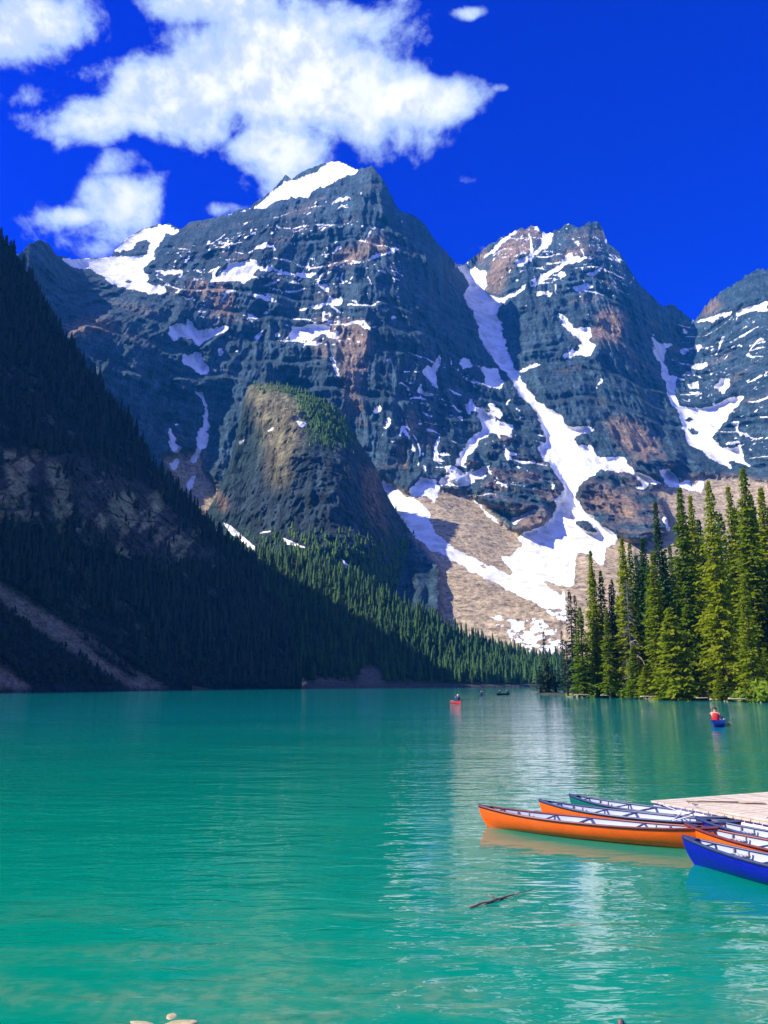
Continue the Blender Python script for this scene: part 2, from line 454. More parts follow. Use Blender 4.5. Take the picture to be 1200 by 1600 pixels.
holes = [((290,345,340,343,380,370,410,400,350,390), S6), ((940,560,1000,600,960,590), S5), ((1080,620,1140,640,1100,640), S5), ((430,895,445,905,425,905), S3),
         ((520,630,560,640,545,655,520,640), S1), ((610,630,640,640,655,660,625,650), S1), ((835,555,880,570,850,575), S5), ((890,840,940,860,900,862), S3),
         ((900,880,945,905,920,915), S3), ((1000,770,1050,790,1010,800), S5), ((320,180,355,170,400,150,430,150,380,190,330,200), S2), ((415,440,435,440,428,455), S3)]
for q, fr in holes: many(snow, fr, [q], 0.0)
many(snow, S5, [(985,795,1010,800,995,812), (920,765,950,775,935,780)], 0.0)
snow_soft = Field(); snow_soft.a = snow.a.copy(); snow_soft.blur(7)
snow_mid = Field(); snow_mid.a = snow.a.copy(); snow_mid.blur(2)
snow.blur(1)

scree = Field()
many(scree, S5, [(600,300,640,300,680,265,740,285,800,290,860,330,940,420,1000,440,1000,520,1200,640,1200,1010,700,1010,690,560,600,470,500,340,470,240),
                 (540,100,560,100,560,200,545,200)])
many(scree, S6, [(280,480,440,460,510,410,560,440,600,700,400,1000,200,1000,230,700), (640,190,900,130,1200,150,1300,400,1200,800,700,900,560,440,720,400,700,260)])
many(scree, (240, 560, 3.0), [(40,470,110,430,250,440,230,500,320,640,360,760,470,840,520,880,500,960,380,900,260,760,150,640,60,530)])
outcrop = Field()
many(outcrop, S5, [(820,270,860,250,900,180,930,120,1000,100,1040,130,1110,190,1160,260,1150,310,1110,340,1050,350,960,370,880,330,830,300), (980,395,1090,335,1110,360,1100,400,1040,435,990,420),
                   (715,200,745,185,790,235,770,258,720,250), (860,100,950,60,1010,110,930,140,870,150), (775,180,810,120,838,170,810,190)])
many(outcrop, S6, [(303,205,330,165,390,130,420,90,500,120,560,125,640,190,700,240,745,340,740,400,640,430,560,440,430,370,330,290), (540,60,640,10,760,0,800,60,700,130,640,140,560,100), (290,345,340,343,380,370,410,400,350,390)])
scree.a *= (1 - outcrop.a); scree.blur(4); outcrop.blur(3)
ochre = Field()
many(ochre, S2, [(400,790,470,800,560,810,600,830,612,910,590,960,570,1060,580,1180,540,1180,500,1100,490,1000,470,900,390,840), (770,1165,795,1180,805,1290,790,1310,775,1250), (845,1230,870,1230,870,1333,845,1333), (370,880,430,900,440,960,400,950),
                 (400,580,560,480,660,450,690,500,600,540,480,570)])
many(ochre, S3, [(545,520,560,450,620,430,680,490,670,545,610,570,560,545), (140,330,200,200,300,130,360,150,300,230,220,300,210,380,150,370), (390,280,480,200,560,220,480,240,420,270), (945,470,980,420,1010,390,1030,430,990,455), (590,850,700,850,800,950,740,1000,640,950),
                 (100,220,150,200,140,260,110,260)])
many(ochre, S1, [(270,830,330,800,480,800,470,850,300,860), (780,640,970,650,980,790,900,800,860,700,790,700), (100,1040,130,1040,120,1060)])
many(ochre, S6, [(310,210,400,160,560,230,600,280,560,340,430,300,380,290,330,270), (30,350,120,290,190,300,180,370,100,385,40,370)])
ochre.blur(5)
dark = Field()                                             # bands where the limestone is darker
many(dark, S1, [(760,400,900,395,1100,370,1200,360,1200,560,1000,560,860,590,700,590,660,540)])
many(dark, S2, [(0,370,120,350,360,370,330,560,140,560,0,550)])
dark.blur(8)

SIL = np.array([(-160,470),(-60,430),(20,398),(34,392),(45,380),(62,373),(76,380),(88,396),(112,405),(150,403),(172,402),(180,390),(205,366),(235,352),(262,349),(283,355),(300,345),(340,338),(390,322),(420,300),(440,281),(447,271),(456,279),(470,268),(490,259),(510,253),(533,250),(556,263),(568,263),(580,258),(592,270),(605,290),(616,316),(625,328),(645,335),(665,350),(680,375),(700,395),(712,411),(722,413),(735,405),(752,391),(775,374),(800,361),(830,348),(845,357),(855,362),(868,360),(878,352),(890,347),(905,352),(918,346),(930,343),(940,350),(950,375),(965,390),(985,420),(1000,445),(1020,463),(1035,478),(1050,474),(1065,485),(1085,500),(1095,485),(1110,465),(1140,445),(1160,432),(1185,415),(1200,418),(1260,392),(1340,430),(1400,440)], float)
CTRL = [  # where on the photograph, and how far away that rock is
 (-150,470,1250),(60,380,1260),(130,410,1500),(220,360,1800),(280,350,1740),(340,338,1690),(450,275,1760),(535,250,1740),(580,258,1560),(620,325,1550),(665,350,1600),(705,402,1680),(722,415,1900),(760,390,1850),(830,348,1850),(925,345,1830),(985,420,1800),(1035,478,1850),(1085,500,1950),(1110,465,1900),(1185,415,1900),(1330,430,1900),
 (-150,700,1000),(60,500,1150),(60,700,1050),(150,480,1260),(230,440,1420),(220,560,1190),(200,700,1080),(310,450,1400),(300,560,1250),(310,660,1180),(300,760,1090),(400,420,1420),(390,520,1310),(400,640,1180),(400,780,1080),
 (480,300,1640),(470,420,1450),(480,520,1300),(480,640,1210),(500,800,1080),(590,330,1500),(590,420,1385),(600,520,1290),(590,640,1200),(600,720,1150),
 (680,420,1545),(690,520,1400),(700,620,1290),(690,700,1200),(740,460,1750),(770,520,1600),(810,600,1450),(850,670,1340),(890,730,1230),(780,660,1300),(790,760,1130),(900,830,1030),
 (790,420,1740),(860,430,1700),(930,440,1680),(870,540,1530),(960,540,1560),(900,620,1400),(990,620,1480),(960,700,1300),(1020,720,1330),(1000,780,1180),
 (1035,560,1740),(1060,620,1620),(1090,680,1500),(1130,730,1380),(1180,500,1750),(1180,600,1600),(1190,680,1480),(1200,760,1280),(1330,600,1600),(1330,760,1250),
 (650,760,1090),(620,780,1080),(690,820,990),(740,860,930),(800,900,870),(860,960,770),(900,1000,730),(1000,900,880),(1100,850,1010),(1200,850,1020),(1330,850,1020),
 (-150,1080,560),(100,1080,600),(400,1080,640),(700,1080,650),(900,1080,655),(1330,1080,660),(-150,900,800),(200,900,820),(450,900,840),(620,900,860),(740,960,770)]
tps = TPS(CTRL)
NU, NV = 1000, 470
pxs = np.linspace(-140, 1340, NU)
jag = 5.0 * fbm(pxs / 16, 0.3, 0, 5, 0.65) + 2.6 * ridged(pxs / 9, 4.3, 0, 3)
soft_ridge = sstep(pxs, 90, 110) * (1 - sstep(pxs, 165, 180))
jag = jag * (1 + 1.3 * sstep(pxs, 1088, 1100) + 0.7 * sstep(pxs, 740, 760) * (1 - sstep(pxs, 945, 970)))
silu = np.interp(pxs, SIL[:, 0], SIL[:, 1]) + jag * (1 - 0.9 * soft_ridge)
v = np.linspace(0, 1, NV)
PX = np.broadcast_to(pxs[None], (NV, NU)).copy()
PY = 1082 + (silu[None] - 1082) * v[:, None]
R0 = tps(PX, PY)
P0 = place(PX, PY, R0)
X, Y, Z = P0[..., 0], P0[..., 1], P0[..., 2]
wx = 9.0 * fbm(PX / 20, PY / 20, 1.7, 5, 0.7); wy = 8.0 * fbm(PX / 20, PY / 20, 8.1, 5, 0.7)
sn = snow.at(PX + wx, PY + wy); sns = snow_soft.at(PX, PY)
sc_ = np.clip(scree.at(PX + wx, PY + wy), 0, 1); oc = outcrop.at(PX + wx, PY + wy)
och = ochre.at(PX + 2 * wx, PY + 2 * wy); dk = dark.at(PX + wx, PY + wy)
rocky = np.clip(1 - 0.9 * sc_, 0, 1) * np.clip(1 - 0.75 * sstep(sns, 0.2, 0.9), 0, 1)
warp = 20 * fbm(X / 90, Y / 90, Z / 90, 3)
strata = (Z + 0.10 * X + 95 * fbm(X / 260, Y / 260, Z / 300, 4)) / 62.0
fr = strata - np.floor(strata)
saw = np.where(fr < 0.84, fr / 0.84, (1 - fr) / 0.16)
strata2 = (Z + 0.10 * X + 34 * fbm(X / 200, Y / 200, Z / 300, 4)) / 20.0
fr2 = strata2 - np.floor(strata2)
saw2 = np.where(fr2 < 0.8, fr2 / 0.8, (1 - fr2) / 0.2)
amp_s = 1.35 * np.clip(0.42 + 1.6 * fbm(X / 140, Y / 140, Z / 80, 3), 0, 1)
flute = 21 * ridged((X + 0.6 * warp) / 34, 2.7, (Z + warp) / 105, 4, 0.55)
fine = 6 * fbm(X / 24, Y / 24, Z / 40, 4, 0.58) + 4 * ridged((X + 0.3 * warp) / 10, 5.2, Z / 70, 2)
d = 46 * ridged(X / 300, Y / 500, Z / 620, 3)
d = d + rocky * (34 * ridged((X + warp) / 105, 0.1, Z / 300, 3) + flute + fine + 20 * (saw - 0.5) * amp_s + 4.5 * (saw2 - 0.5) * amp_s)
d = d + (1 - rocky) * (2.2 * fbm(X / 26, Y / 26, Z / 26, 4, 0.55)) + oc * (22 + 26 * ridged(X / 70, Y / 70, Z / 110, 4) + 8 * ridged(X / 18, Y / 18, Z / 24, 3))
d = d + 4.0 * sstep(sns, 0.1, 0.8) * sc_
fade = sstep(1082 - PY, 4, 60)
edge = 1 - 0.55 * sstep(v[:, None], 0.93, 1.0)
R = R0 - d * fade * edge
P = place(PX, PY, R)
# small snow left on ledges and in gullies
ledge = sstep(fr, 0.86, 0.96) * (1 - sstep(fr, 0.985, 1.0)) + 0.5 * sstep(fr2, 0.82, 0.95)
ledge_w = np.clip(fbm(X / 70, Y / 70, Z / 45, 4, 0.55) * 1.7 + 0.15, 0, 1)
gully = sstep(-ridged((X + warp) / 95, 0.1, Z / 330, 3) , 0.05, 0.5) * np.clip(fbm(X / 40, Y / 40, Z / 40, 4, 0.6) * 2, 0, 1)
zone = Field().poly([(640,560),(700,560),(740,540),(800,620),(860,680),(860,760),(760,780),(660,760),(600,700),(620,600)]).poly([(1050,500),(1260,480),(1260,740),(1120,720),(1060,620)]).poly([(240,400),(520,300),(640,400),(640,480),(520,560),(260,480)]).poly([(750,390),(830,340),(960,340),(1010,450),(900,480),(800,450)]).blur(14).at(PX, PY)
fleck = sstep(fbm(X / 13, Y / 13, Z / 8, 3, 0.6) + 0.5 * fbm(X / 60, Y / 60, Z / 50, 2), 0.30, 0.42)
vein = sstep(np.abs(perlin((X + warp) / 42, 1.9, (Z + 0.7 * warp) / 95)), 0.085, 0.02) * sstep(fbm(X / 55, Y / 55, Z / 45, 3), 0.02, 0.22)
little = np.clip(0.9 * vein * zone + ledge * ledge_w * (0.30 + 1.3 * zone) + 1.1 * gully * zone + 0.8 * fleck * zone, 0, 0.8) * (1 - sc_)
rag = 1.25 * fbm(X / 26, Y / 26, Z / 18, 5, 0.7) - 0.022 * np.clip((flute + fine) * rocky, -14, 14)
sn = np.clip(1.25 * snow_mid.at(PX + wx, PY + wy) - 0.05 + rag * (1 - 0.35 * sc_) * sstep(snow_soft.at(PX, PY), 0.0, 0.12), 0, 1)
sn = np.maximum(sn, sstep(sns, 0.93, 1.0))
sn = np.clip(sn - sstep(PY, 930, 965) * (0.42 - 1.5 * fbm(PX / 14, PY / 7, 3.3, 4, 0.6)), 0, 1)
sn_all = np.clip(np.maximum(sn, little), 0, 1)

mixn = np.clip(0.5 + 0.9 * fbm(X / 55, Y / 55, Z / 30, 4, 0.6), 0, 1)[..., None]
band = np.clip(0.5 + 1.1 * fbm(X / 600, Y / 600, (Z + 0.1 * X) / 9.0, 3, 0.6), 0, 1)[..., None]
rock = np.array([0.026, 0.066, 0.092]) * (1 - mixn) + np.array([0.078, 0.130, 0.160]) * mixn
streak = np.clip(0.5 + 1.3 * fbm((X + 0.4 * warp) / 13, 6.1, Z / 130, 4, 0.6), 0, 1)[..., None]
rock = rock * (0.72 + 0.5 * band) * (0.62 + 0.72 * streak)
rock = rock * (1 - 0.28 * dk[..., None])
ov = np.clip(och * (0.35 + 0.9 * mixn[..., 0]) + 0.22 * sstep(fbm(X / 120, Y / 120, Z / 60, 3), 0.2, 0.42), 0, 1)[..., None]
rock = rock * (1 - ov) + (np.array([0.36, 0.25, 0.165]) * (0.7 + 0.55 * band)) * ov
red = np.clip(oc * sstep(fbm(X / 45, Y / 45, Z / 20, 3), -0.05, 0.3), 0, 1)[..., None] * 0.5
rock = rock * (1 - red) + np.array([0.30, 0.19, 0.14]) * red
gn = np.clip(0.5 + 0.9 * fbm(X / 45, Y / 45, Z / 18, 5, 0.65), 0, 1)[..., None]
scol = np.array([0.30, 0.225, 0.13]) * (1 - gn) + np.array([0.41, 0.325, 0.205]) * gn
colr = rock * (1 - sc_[..., None]) + scol * sc_[..., None]

def mountain_material():
    m, t, p = material('limestone and snow')
    geo = t.n.new('ShaderNodeNewGeometry').outputs['Position']
    c = t.attr('tint').outputs['Color']; s = t.attr('snow').outputs['Fac']
    n1 = t.noise(t.mapping(geo, (1, 1, 0.4)), 0.26, 7, 0.74)
    n2 = t.noise(t.mapping(geo, (0.4, 0.4, 1.6)), 0.10, 4, 0.6)
    nS = t.noise(t.mapping(geo, (0.8, 0.8, 0.07)), 0.20, 5, 0.65)
    var = t.math('ADD', t.mapr(n1, 0.34, 0.66, 0.55, 1.35), t.math('ADD', t.mapr(n2, 0.38, 0.62, -0.16, 0.16), t.mapr(nS, 0.36, 0.64, -0.28, 0.28)))
    rockc = t.vmath('SCALE', c, var)
    f = t.mapr(t.math('ADD', s, t.math('MULTIPLY', t.math('SUBTRACT', n1, 0.5), 0.55)), 0.44, 0.54)
    snc = t.mix(t.mapr(t.noise(t.mapping(geo, (1, 1, 0.35)), 0.05, 6, 0.65), 0.40, 0.72), (0.84, 0.85, 0.87), (0.50, 0.48, 0.44))
    t.l.new(t.mix(f, rockc, snc), p.inputs['Base Color'])
    p.inputs['Roughness'].default_value = 0.85
    p.inputs['Specular IOR Level'].default_value = 0.15
    bs = t.math('MULTIPLY', t.mapr(f, 0.0, 1.0, 1.0, 0.12), t.mapr(t.attr('loose').outputs['Fac'], 0.0, 1.0, 1.0, 0.16))
    nH = t.noise(t.mapping(geo, (0.10, 0.10, 1.0)), 0.30, 4, 0.6)
    nV = t.noise(t.mapping(geo, (1.0, 1.0, 0.10)), 0.22, 5, 0.65)
    hh = t.math('ADD', t.math('MULTIPLY', n1, 0.35), t.math('ADD', t.math('MULTIPLY', nH, 0.35), t.math('MULTIPLY', nV, 0.85)))
    t.l.new(t.bump(t.math('MULTIPLY', hh, bs), 1.0, 10.0), p.inputs['Normal'])
    return m
MAT_MTN = mountain_material()

nu = NU
Pb = back_rows(P, 6, 45, 40)
ext = Pb.shape[0] - NV
def pad(a): return np.concatenate([a, np.repeat(a[-1:], ext, 0)], 0)
SNb, CLb, SCb = pad(sn_all), pad(colr), pad(sc_)
faces = grid_faces(NU, Pb.shape[0])
fpx = pad(PX).ravel()[faces[:, 0]]; fpy = pad(PY).ravel()[faces[:, 0]]
cut1 = np.interp(fpy, [400, 480, 560, 680, 760, 850, 1000, 1082], [722, 752, 790, 868, 895, 880, 885, 890])
cut2 = np.interp(fpy, [480, 560, 640, 740, 1082], [1086, 1032, 1062, 1140, 1180])
which = (fpx > cut1).astype(int) + (fpx > cut2).astype(int)
for k, nm in enumerate(['mountain', 'mountain', 'mountain']):
    f = faces[which == k]
    used, inv = np.unique(f, return_inverse=True)
    me = np_mesh(nm, Pb.reshape(-1, 3)[used], inv.reshape(-1, 4), smooth=True)
    set_attr(me, 'snow', SNb.ravel()[used]); set_attr(me, 'loose', SCb.ravel()[used]); set_attr(me, 'tint', CLb.reshape(-1, 3)[used])
    tag(link(nm, me, MAT_MTN), ['broad layered peak with a glacier shelf on its left', 'pointed rocky peak right of the long snow couloir', 'snow-banded peak at the right edge of the picture'][k], kind='structure')

# ================================================================== low-poly conifers for the distant woods
def small_spruce(seed, tiers=6, n=7, sub=1):
    r = np.random.default_rng(seed); V_, F_ = [], []
    for k in range(tiers):
        z0 = 0.06 + 0.86 * k / tiers; z1 = min(1.0, z0 + 1.9 / tiers)
        rad = 0.17 * (1 - z0) ** 0.8 + 0.012
        b = len(V_)
        V_.append((0, 0, z1))
        a0 = r.uniform(0, 6.28)
        for i in range(n * 2):
            a = a0 + math.pi * i / n + r.uniform(-.12, .12)
            q = rad * (r.uniform(0.8, 1.25) if i % 2 == 0 else r.uniform(0.32, 0.5))
            V_.append((q * math.cos(a), q * math.sin(a), z0 - (0.035 if i % 2 == 0 else -0.03) * r.uniform(.6, 1.4)))
        for i in range(n * 2): F_.append((b, b + 1 + i, b + 1 + (i + 1) % (n * 2)))
    return np.array(V_), np.array(F_)
def spruce_trunk_v():
    return np.array([(0.012, 0, -0.04), (-0.006, 0.01, -0.04), (-0.006, -0.01, -0.04), (0, 0, 0.5)]), np.array([(0, 1, 3), (1, 2, 3), (2, 0, 3)])
SPR = []
for sd_ in range(5):
    a, b = small_spruce(sd_, tiers=[5, 6, 7, 6, 5][sd_], n=[5, 6, 5, 7, 6][sd_])
    c, e = spruce_trunk_v()
    SPR.append((np.vstack([a, c]), np.vstack([b, e + len(a)])))
def scatter_mesh(name, pts, hs, seed=0, widen=1.0):
    r = np.random.default_rng(seed); VV, FF, CC, off = [], [], [], 0
    for (x, y, z), h in zip(pts, hs):
        V_, F_ = SPR[r.integers(0, 5)]
        a = r.uniform(0, 6.28); c, s = math.cos(a), math.sin(a); w = h * widen * r.uniform(0.75, 1.25)
        q = np.stack([(V_[:, 0] * c - V_[:, 1] * s) * w, (V_[:, 0] * s + V_[:, 1] * c) * w, V_[:, 2] * h], -1) + np.array([x, y, z])
        VV.append(q); FF.append(F_ + off); off += len(V_); CC.append(np.full(len(V_), r.uniform(0, 1)))
    me = np_mesh(name, np.vstack(VV), np.vstack(FF)); set_attr(me, 'vary', np.concatenate(CC))
    return me
def needle_material(name, lo, hi, attr=True, trans=0.25):
    m, t, p = material(name)
    geo = t.n.new('ShaderNodeNewGeometry').outputs['Position']
    n = t.noise(geo, 0.9, 4, 0.6)
    rnd = t.attr('vary').outputs['Fac'] if attr else t.n.new('ShaderNodeObjectInfo').outputs['Random']
    f = t.math('ADD', t.math('MULTIPLY', n, 0.6), t.math('MULTIPLY', rnd, 0.5))
    col = t.mix(t.mapr(f, 0.2, 0.85), lo, hi)
    t.l.new(col, p.inputs['Base Color'])
    p.inputs['Roughness'].default_value = 0.65
    p.inputs['Specular IOR Level'].default_value = 0.25
    if trans:
        tr = t.n.new('ShaderNodeBsdfTranslucent'); t.l.new(t.mix(1.0, col, (1.3, 1.5, 0.5), 'MULTIPLY'), tr.inputs[0])
        mx = t.n.new('ShaderNodeMixShader'); mx.inputs[0].default_value = trans
        t.l.new(p.outputs[0], mx.inputs[1]); t.l.new(tr.outputs[0], mx.inputs[2])
        t.l.new(mx.outputs[0], t.n['Material Output'].inputs['Surface'])
    return m
MAT_WOOD_FAR = needle_material('distant spruce needles', (0.010, 0.050, 0.014), (0.045, 0.120, 0.018))
MAT_WOOD_SHADE = needle_material('shaded fir needles', (0.005, 0.018, 0.013), (0.020, 0.044, 0.022), trans=0.05)  # shade of the left slope put into a darker needle colour

def tint_material(name, scale=0.5, dist=2.0):
    m, t, p = material(name)
    geo = t.n.new('ShaderNodeNewGeometry').outputs['Position']
    n1 = t.noise(geo, scale, 6, 0.68)
    n2 = t.noise(t.mapping(geo, (1, 1, 0.25)), scale * 0.5, 4, 0.6)
    t.l.new(t.vmath('SCALE', t.attr('tint').outputs['Color'], t.math('ADD', t.mapr(n1, 0.3, 0.72, 0.5, 1.45), t.mapr(n2, 0.3, 0.7, -0.2, 0.2))), p.inputs['Base Color'])
    p.inputs['Roughness'].default_value = 0.9; p.inputs['Specular IOR Level'].default_value = 0.1
    t.l.new(t.bump(n1, 1.0, dist), p.inputs['Normal'])
    return m
MAT_SLOPE = tint_material('wooded rock slope', 0.9, 3.0)

def layer(name, x0, x1, nu, nv, sil, base, ctrl, jagamp=1.5):
    px = np.linspace(x0, x1, nu); S_ = np.array(sil, float); B_ = np.array(base, float)
    top = np.interp(px, S_[:, 0], S_[:, 1]) + jagamp * fbm(px / 14, 1.3, len(name), 4, 0.6)
    bot = np.interp(px, B_[:, 0], B_[:, 1])
    vv = np.linspace(0, 1, nv)
    PX = np.broadcast_to(px[None], (nv, nu)).copy(); PY = bot[None] + (top - bot)[None] * vv[:, None]
    return PX, PY, TPS(ctrl)(PX, PY), vv[:, None]
def finish(name, P, col, label, snowf=None, back=(5, 20, 25), mat=None):
    nv, nu = P.shape[:2]
    Pb = back_rows(P, *back); e = Pb.shape[0] - nv
    cb = np.concatenate([col, np.repeat(col[-1:], e, 0)], 0)
    me = np_mesh(name, Pb.reshape(-1, 3), grid_faces(nu, Pb.shape[0]), smooth=True)
    set_attr(me, 'tint', cb.reshape(-1, 3))
    if snowf is not None: set_attr(me, 'snow', np.concatenate([snowf, np.repeat(snowf[-1:], e, 0)], 0).ravel())
    return tag(link(name, me, mat or MAT_SLOPE), label, kind='structure')

# ---------------------------------------------------------------- rounded buttress under the big peak
PXc, PYc, Rc, vc = layer('rock_buttress', 250, 722, 380, 330,
    [(250,880),(285,850),(312,818),(336,778),(354,738),(366,702),(373,662),(379,628),(387,604),(402,597),(440,603),(480,613),(510,627),(535,648),(556,682),(575,712),(590,735),(600,765),(622,803),(650,842),(690,882),(702,920),(708,965),(722,1020)],
    [(250,1080),(722,1080)],
    [(250,880,900),(318,800,985),(362,705,1000),(385,606,1000),(440,603,960),(510,627,930),(556,682,930),(590,735,940),(622,803,940),(690,882,930),(715,1000,860),
     (450,690,870),(470,800,790),(420,800,830),(360,780,920),(540,760,800),(570,850,760),(620,900,800),(660,950,800),(480,900,730),(380,900,780),(280,900,860),
     (250,1080,620),(480,1080,640),(722,1080,660)])
P0 = place(PXc, PYc, Rc); X, Y, Z = P0[..., 0], P0[..., 1], P0[..., 2]
wx = 6 * fbm(PXc / 25, PYc / 25, 2.2, 4, 0.6)
cl = Field().poly([(420,690),(480,700),(560,690),(600,770),(640,860),(600,880),(470,860),(380,820),(330,780),(400,740)]).blur(12).at(PXc + wx, PYc + wx)
lit_tan = Field().poly([(382,604),(400,600),(440,606),(470,625),(480,660),(470,690),(450,720),(452,760),(425,760),(415,700),(405,660),(390,630)]).blur(11).at(PXc + wx, PYc + wx)  # tan ground, with the dome's sun patch put into its colour
org = Field().poly([(565,728),(592,738),(600,790),(608,830),(585,825),(570,790)]).poly([(335,765),(352,775),(362,800),(345,800)]).blur(4).at(PXc + wx, PYc + wx)
grs = Field().poly([(385,598),(440,600),(500,615),(540,650),(560,690),(530,700),(490,690),(480,650),(450,615),(400,606)]).blur(6).at(PXc + wx, PYc + wx)
d = 20 * ridged(X / 80, Y / 200, Z / 140, 3) + 9 * ridged(X / 26, Y / 40, Z / 60, 4, 0.6) + 5 * (np.mod((Z + 0.1 * X + 14 * fbm(X / 60, Y / 60, Z / 80, 3)) / 24, 1) - .5) + cl * (10 * ridged(X / 22, 0.4, Z / 90, 3) + 6 * fbm(X / 8, Y / 8, Z / 12, 3)) + 4 * fbm(X / 12, Y / 12, Z / 12, 4, 0.6)
P = place(PXc, PYc, Rc - d * sstep(1080 - PYc, 5, 60) * (1 - 0.6 * sstep(vc, 0.93, 1)))
mixn = np.clip(0.5 + fbm(X / 20, Y / 20, Z / 12, 4, 0.6), 0, 1)[..., None]
veg = np.array([0.016, 0.044, 0.044]) * (1 - mixn) + np.array([0.046, 0.080, 0.070]) * mixn
col = veg
for f, c in ((cl, (0.038, 0.062, 0.078)), (lit_tan, (0.27, 0.235, 0.12)), (grs * 0.8, (0.075, 0.15, 0.025)), (org, (0.22, 0.15, 0.10))):
    w = np.clip(f, 0, 1)[..., None] * 0.9; col = col * (1 - w) + np.array(c) * (0.55 + 0.8 * mixn) * w
vstk = np.clip(0.5 + 1.4 * fbm(X / 9, 3.1, Z / 70, 4, 0.6), 0, 1)[..., None]
col = col * (0.6 + 0.75 * vstk)
snc = Field()
many(snc, S2, [(300,1220,340,1230,358,1236,330,1250,318,1248), (175,1265,215,1245,208,1258,190,1268), (60,1312,95,1293,92,1302,70,1320), (10,1315,25,1308,20,1318)])
many(snc, S5, [(100,455,150,475,205,500,150,490,110,480), (310,525,355,565,335,560)])
many(snc, S4, [(925,440,960,455,1000,490,1075,555,1060,562,1010,550,1030,540,960,490), (1075,490,1138,473,1130,482,1085,495), (1030,600,1050,605,1045,615), (818,325,832,345,825,350), (835,352,850,385,840,380), (852,365,866,392,858,388)])
finish('rock_buttress', P, col, 'rounded half-sunlit rock buttress below the broad peak', snc.blur(1).at(PXc + wx * 0.5, PYc + wx * 0.5), mat=MAT_MTN)
# low trees on the buttress
w = (np.clip(1 - cl - 0.9 * lit_tan - org, 0, 1) * 0.25 * (PXc > 400) + 1.5 * grs + 0.9 * sstep(PYc, 820, 860)) * (PYc < 925) * (snc.at(PXc, PYc) < 0.1); w = np.clip(w, 0, None); w = (w / w.sum()).ravel()
idx = rng.choice(w.size, 2600, replace=False, p=w)
o = link('buttress_trees', scatter_mesh('buttress_trees', P.reshape(-1, 3)[idx], rng.uniform(3.0, 7.5, len(idx)), 3, 1.35), needle_material('sunlit subalpine fir needles', (0.03, 0.10, 0.012), (0.10, 0.20, 0.018)))  # sunlight on the cap put into a brighter needle colour
tag(o, 'small green trees dotted over the rounded rock buttress', 'trees', kind='stuff')

# ---------------------------------------------------------------- forest slope at the end of the lake
PXd, PYd, Rd, vd = layer('forest_hillside', 300, 1060, 400, 130,
    [(300,800),(340,832),(400,862),(450,868),(520,892),(560,912),(620,945),(700,992),(760,1016),(840,1040),(900,1050),(1060,1056)],
    [(300,1080),(420,1078),(600,1074),(840,1070.5),(1060,1070)],
    [(300,800,640),(400,862,640),(450,868,640),(560,912,625),(700,992,610),(840,1040,640),(1060,1056,680),(300,1080,330),(420,1078,390),(600,1074,450),(840,1070,560),(1060,1070,620),(420,980,500),(560,1000,525),(700,1040,560)], 1.0)
P0 = place(PXd, PYd, Rd); X, Y, Z = P0[..., 0], P0[..., 1], P0[..., 2]
d = (5 * ridged(X / 60, Y / 60, Z / 60, 3) + 2 * fbm(X / 10, Y / 10, Z / 10, 4)) * sstep(vd, 0, 0.15)
P = place(PXd, PYd, Rd - d)
P[0, :, 2] = -1.0
mixn = np.clip(0.5 + fbm(X / 14, Y / 14, Z / 14, 4), 0, 1)[..., None]
col = np.array([0.025, 0.045, 0.02]) * (1 - mixn) + np.array([0.06, 0.09, 0.035]) * mixn
sh = sstep(vd, 0.10, 0.02)[..., None] * np.ones_like(mixn); col = col * (1 - sh) + np.array([0.12, 0.105, 0.085]) * sh
rb = Field().poly([(560,1045),(585,1040),(605,1062),(600,1070),(560,1070)]).poly([(490,1060),(545,1058),(545,1068),(490,1068)]).blur(3).at(PXd, PYd)[..., None]
col = col * (1 - rb) + np.array([0.2, 0.175, 0.14]) * rb
finish('forest_hillside', P, col, 'dark wooded hillside running down to the far end of the lake')
PD = P
w = np.ones(PXd.shape) * (vd > 0.05) * (vd < 0.97) * (1 - rb[..., 0]) * (Rd / 500) ** 2; w = np.clip(w, 0, None); w = (w / w.sum()).ravel()
idx = rng.choice(w.size, 4200, replace=False, p=w)
o = link('hillside_forest', scatter_mesh('hillside_forest', P.reshape(-1, 3)[idx], np.clip(rng.gamma(6.0, 1.35, len(idx)), 3.0, 15.0), 4, 1.0), MAT_WOOD_FAR)
tag(o, 'dense spruce forest covering the hillside beyond the lake', 'forest', kind='stuff')

# ---------------------------------------------------------------- steep wooded slope on the left
PXa, PYa, Ra, va = layer('wooded_slope', -260, 470, 460, 430,
    [(-260,60),(-100,235),(0,366),(30,404),(75,484),(130,566),(170,622),(205,664),(240,728),(265,752),(300,796),(340,838),(370,862),(400,890),(430,950),(455,1010),(470,1062)],
    [(-260,1086),(0,1081),(200,1079),(430,1078),(470,1077)],
    [(-260,60,470),(0,366,500),(75,484,490),(205,664,480),(300,796,470),(400,890,460),(455,1010,430),(-260,1086,235),(0,1081,270),(200,1079,310),(430,1078,385),(470,1077,400),
     (0,900,325),(0,720,372),(-200,900,262),(-200,600,345),(0,560,440),(150,720,412),(150,900,365),(120,980,325),(250,860,400),(300,950,385),(260,1030,345),(380,980,410),(-240,400,405)], 2.5)  # out-of-view spur at the left, pulled nearer to shade this slope
P0 = place(PXa, PYa, Ra); X, Y, Z = P0[..., 0], P0[..., 1], P0[..., 2]
wx = 9 * fbm(PXa / 30, PYa / 30, 4.4, 4, 0.6)
cf = Field().poly([(-160,690),(10,706),(60,704),(140,715),(200,745),(260,780),(310,830),(345,880),(300,890),(220,885),(160,860),(100,850),(40,820),(-160,800)]).blur(10).at(PXa + wx, PYa + 0.5 * wx)
ob = Field()
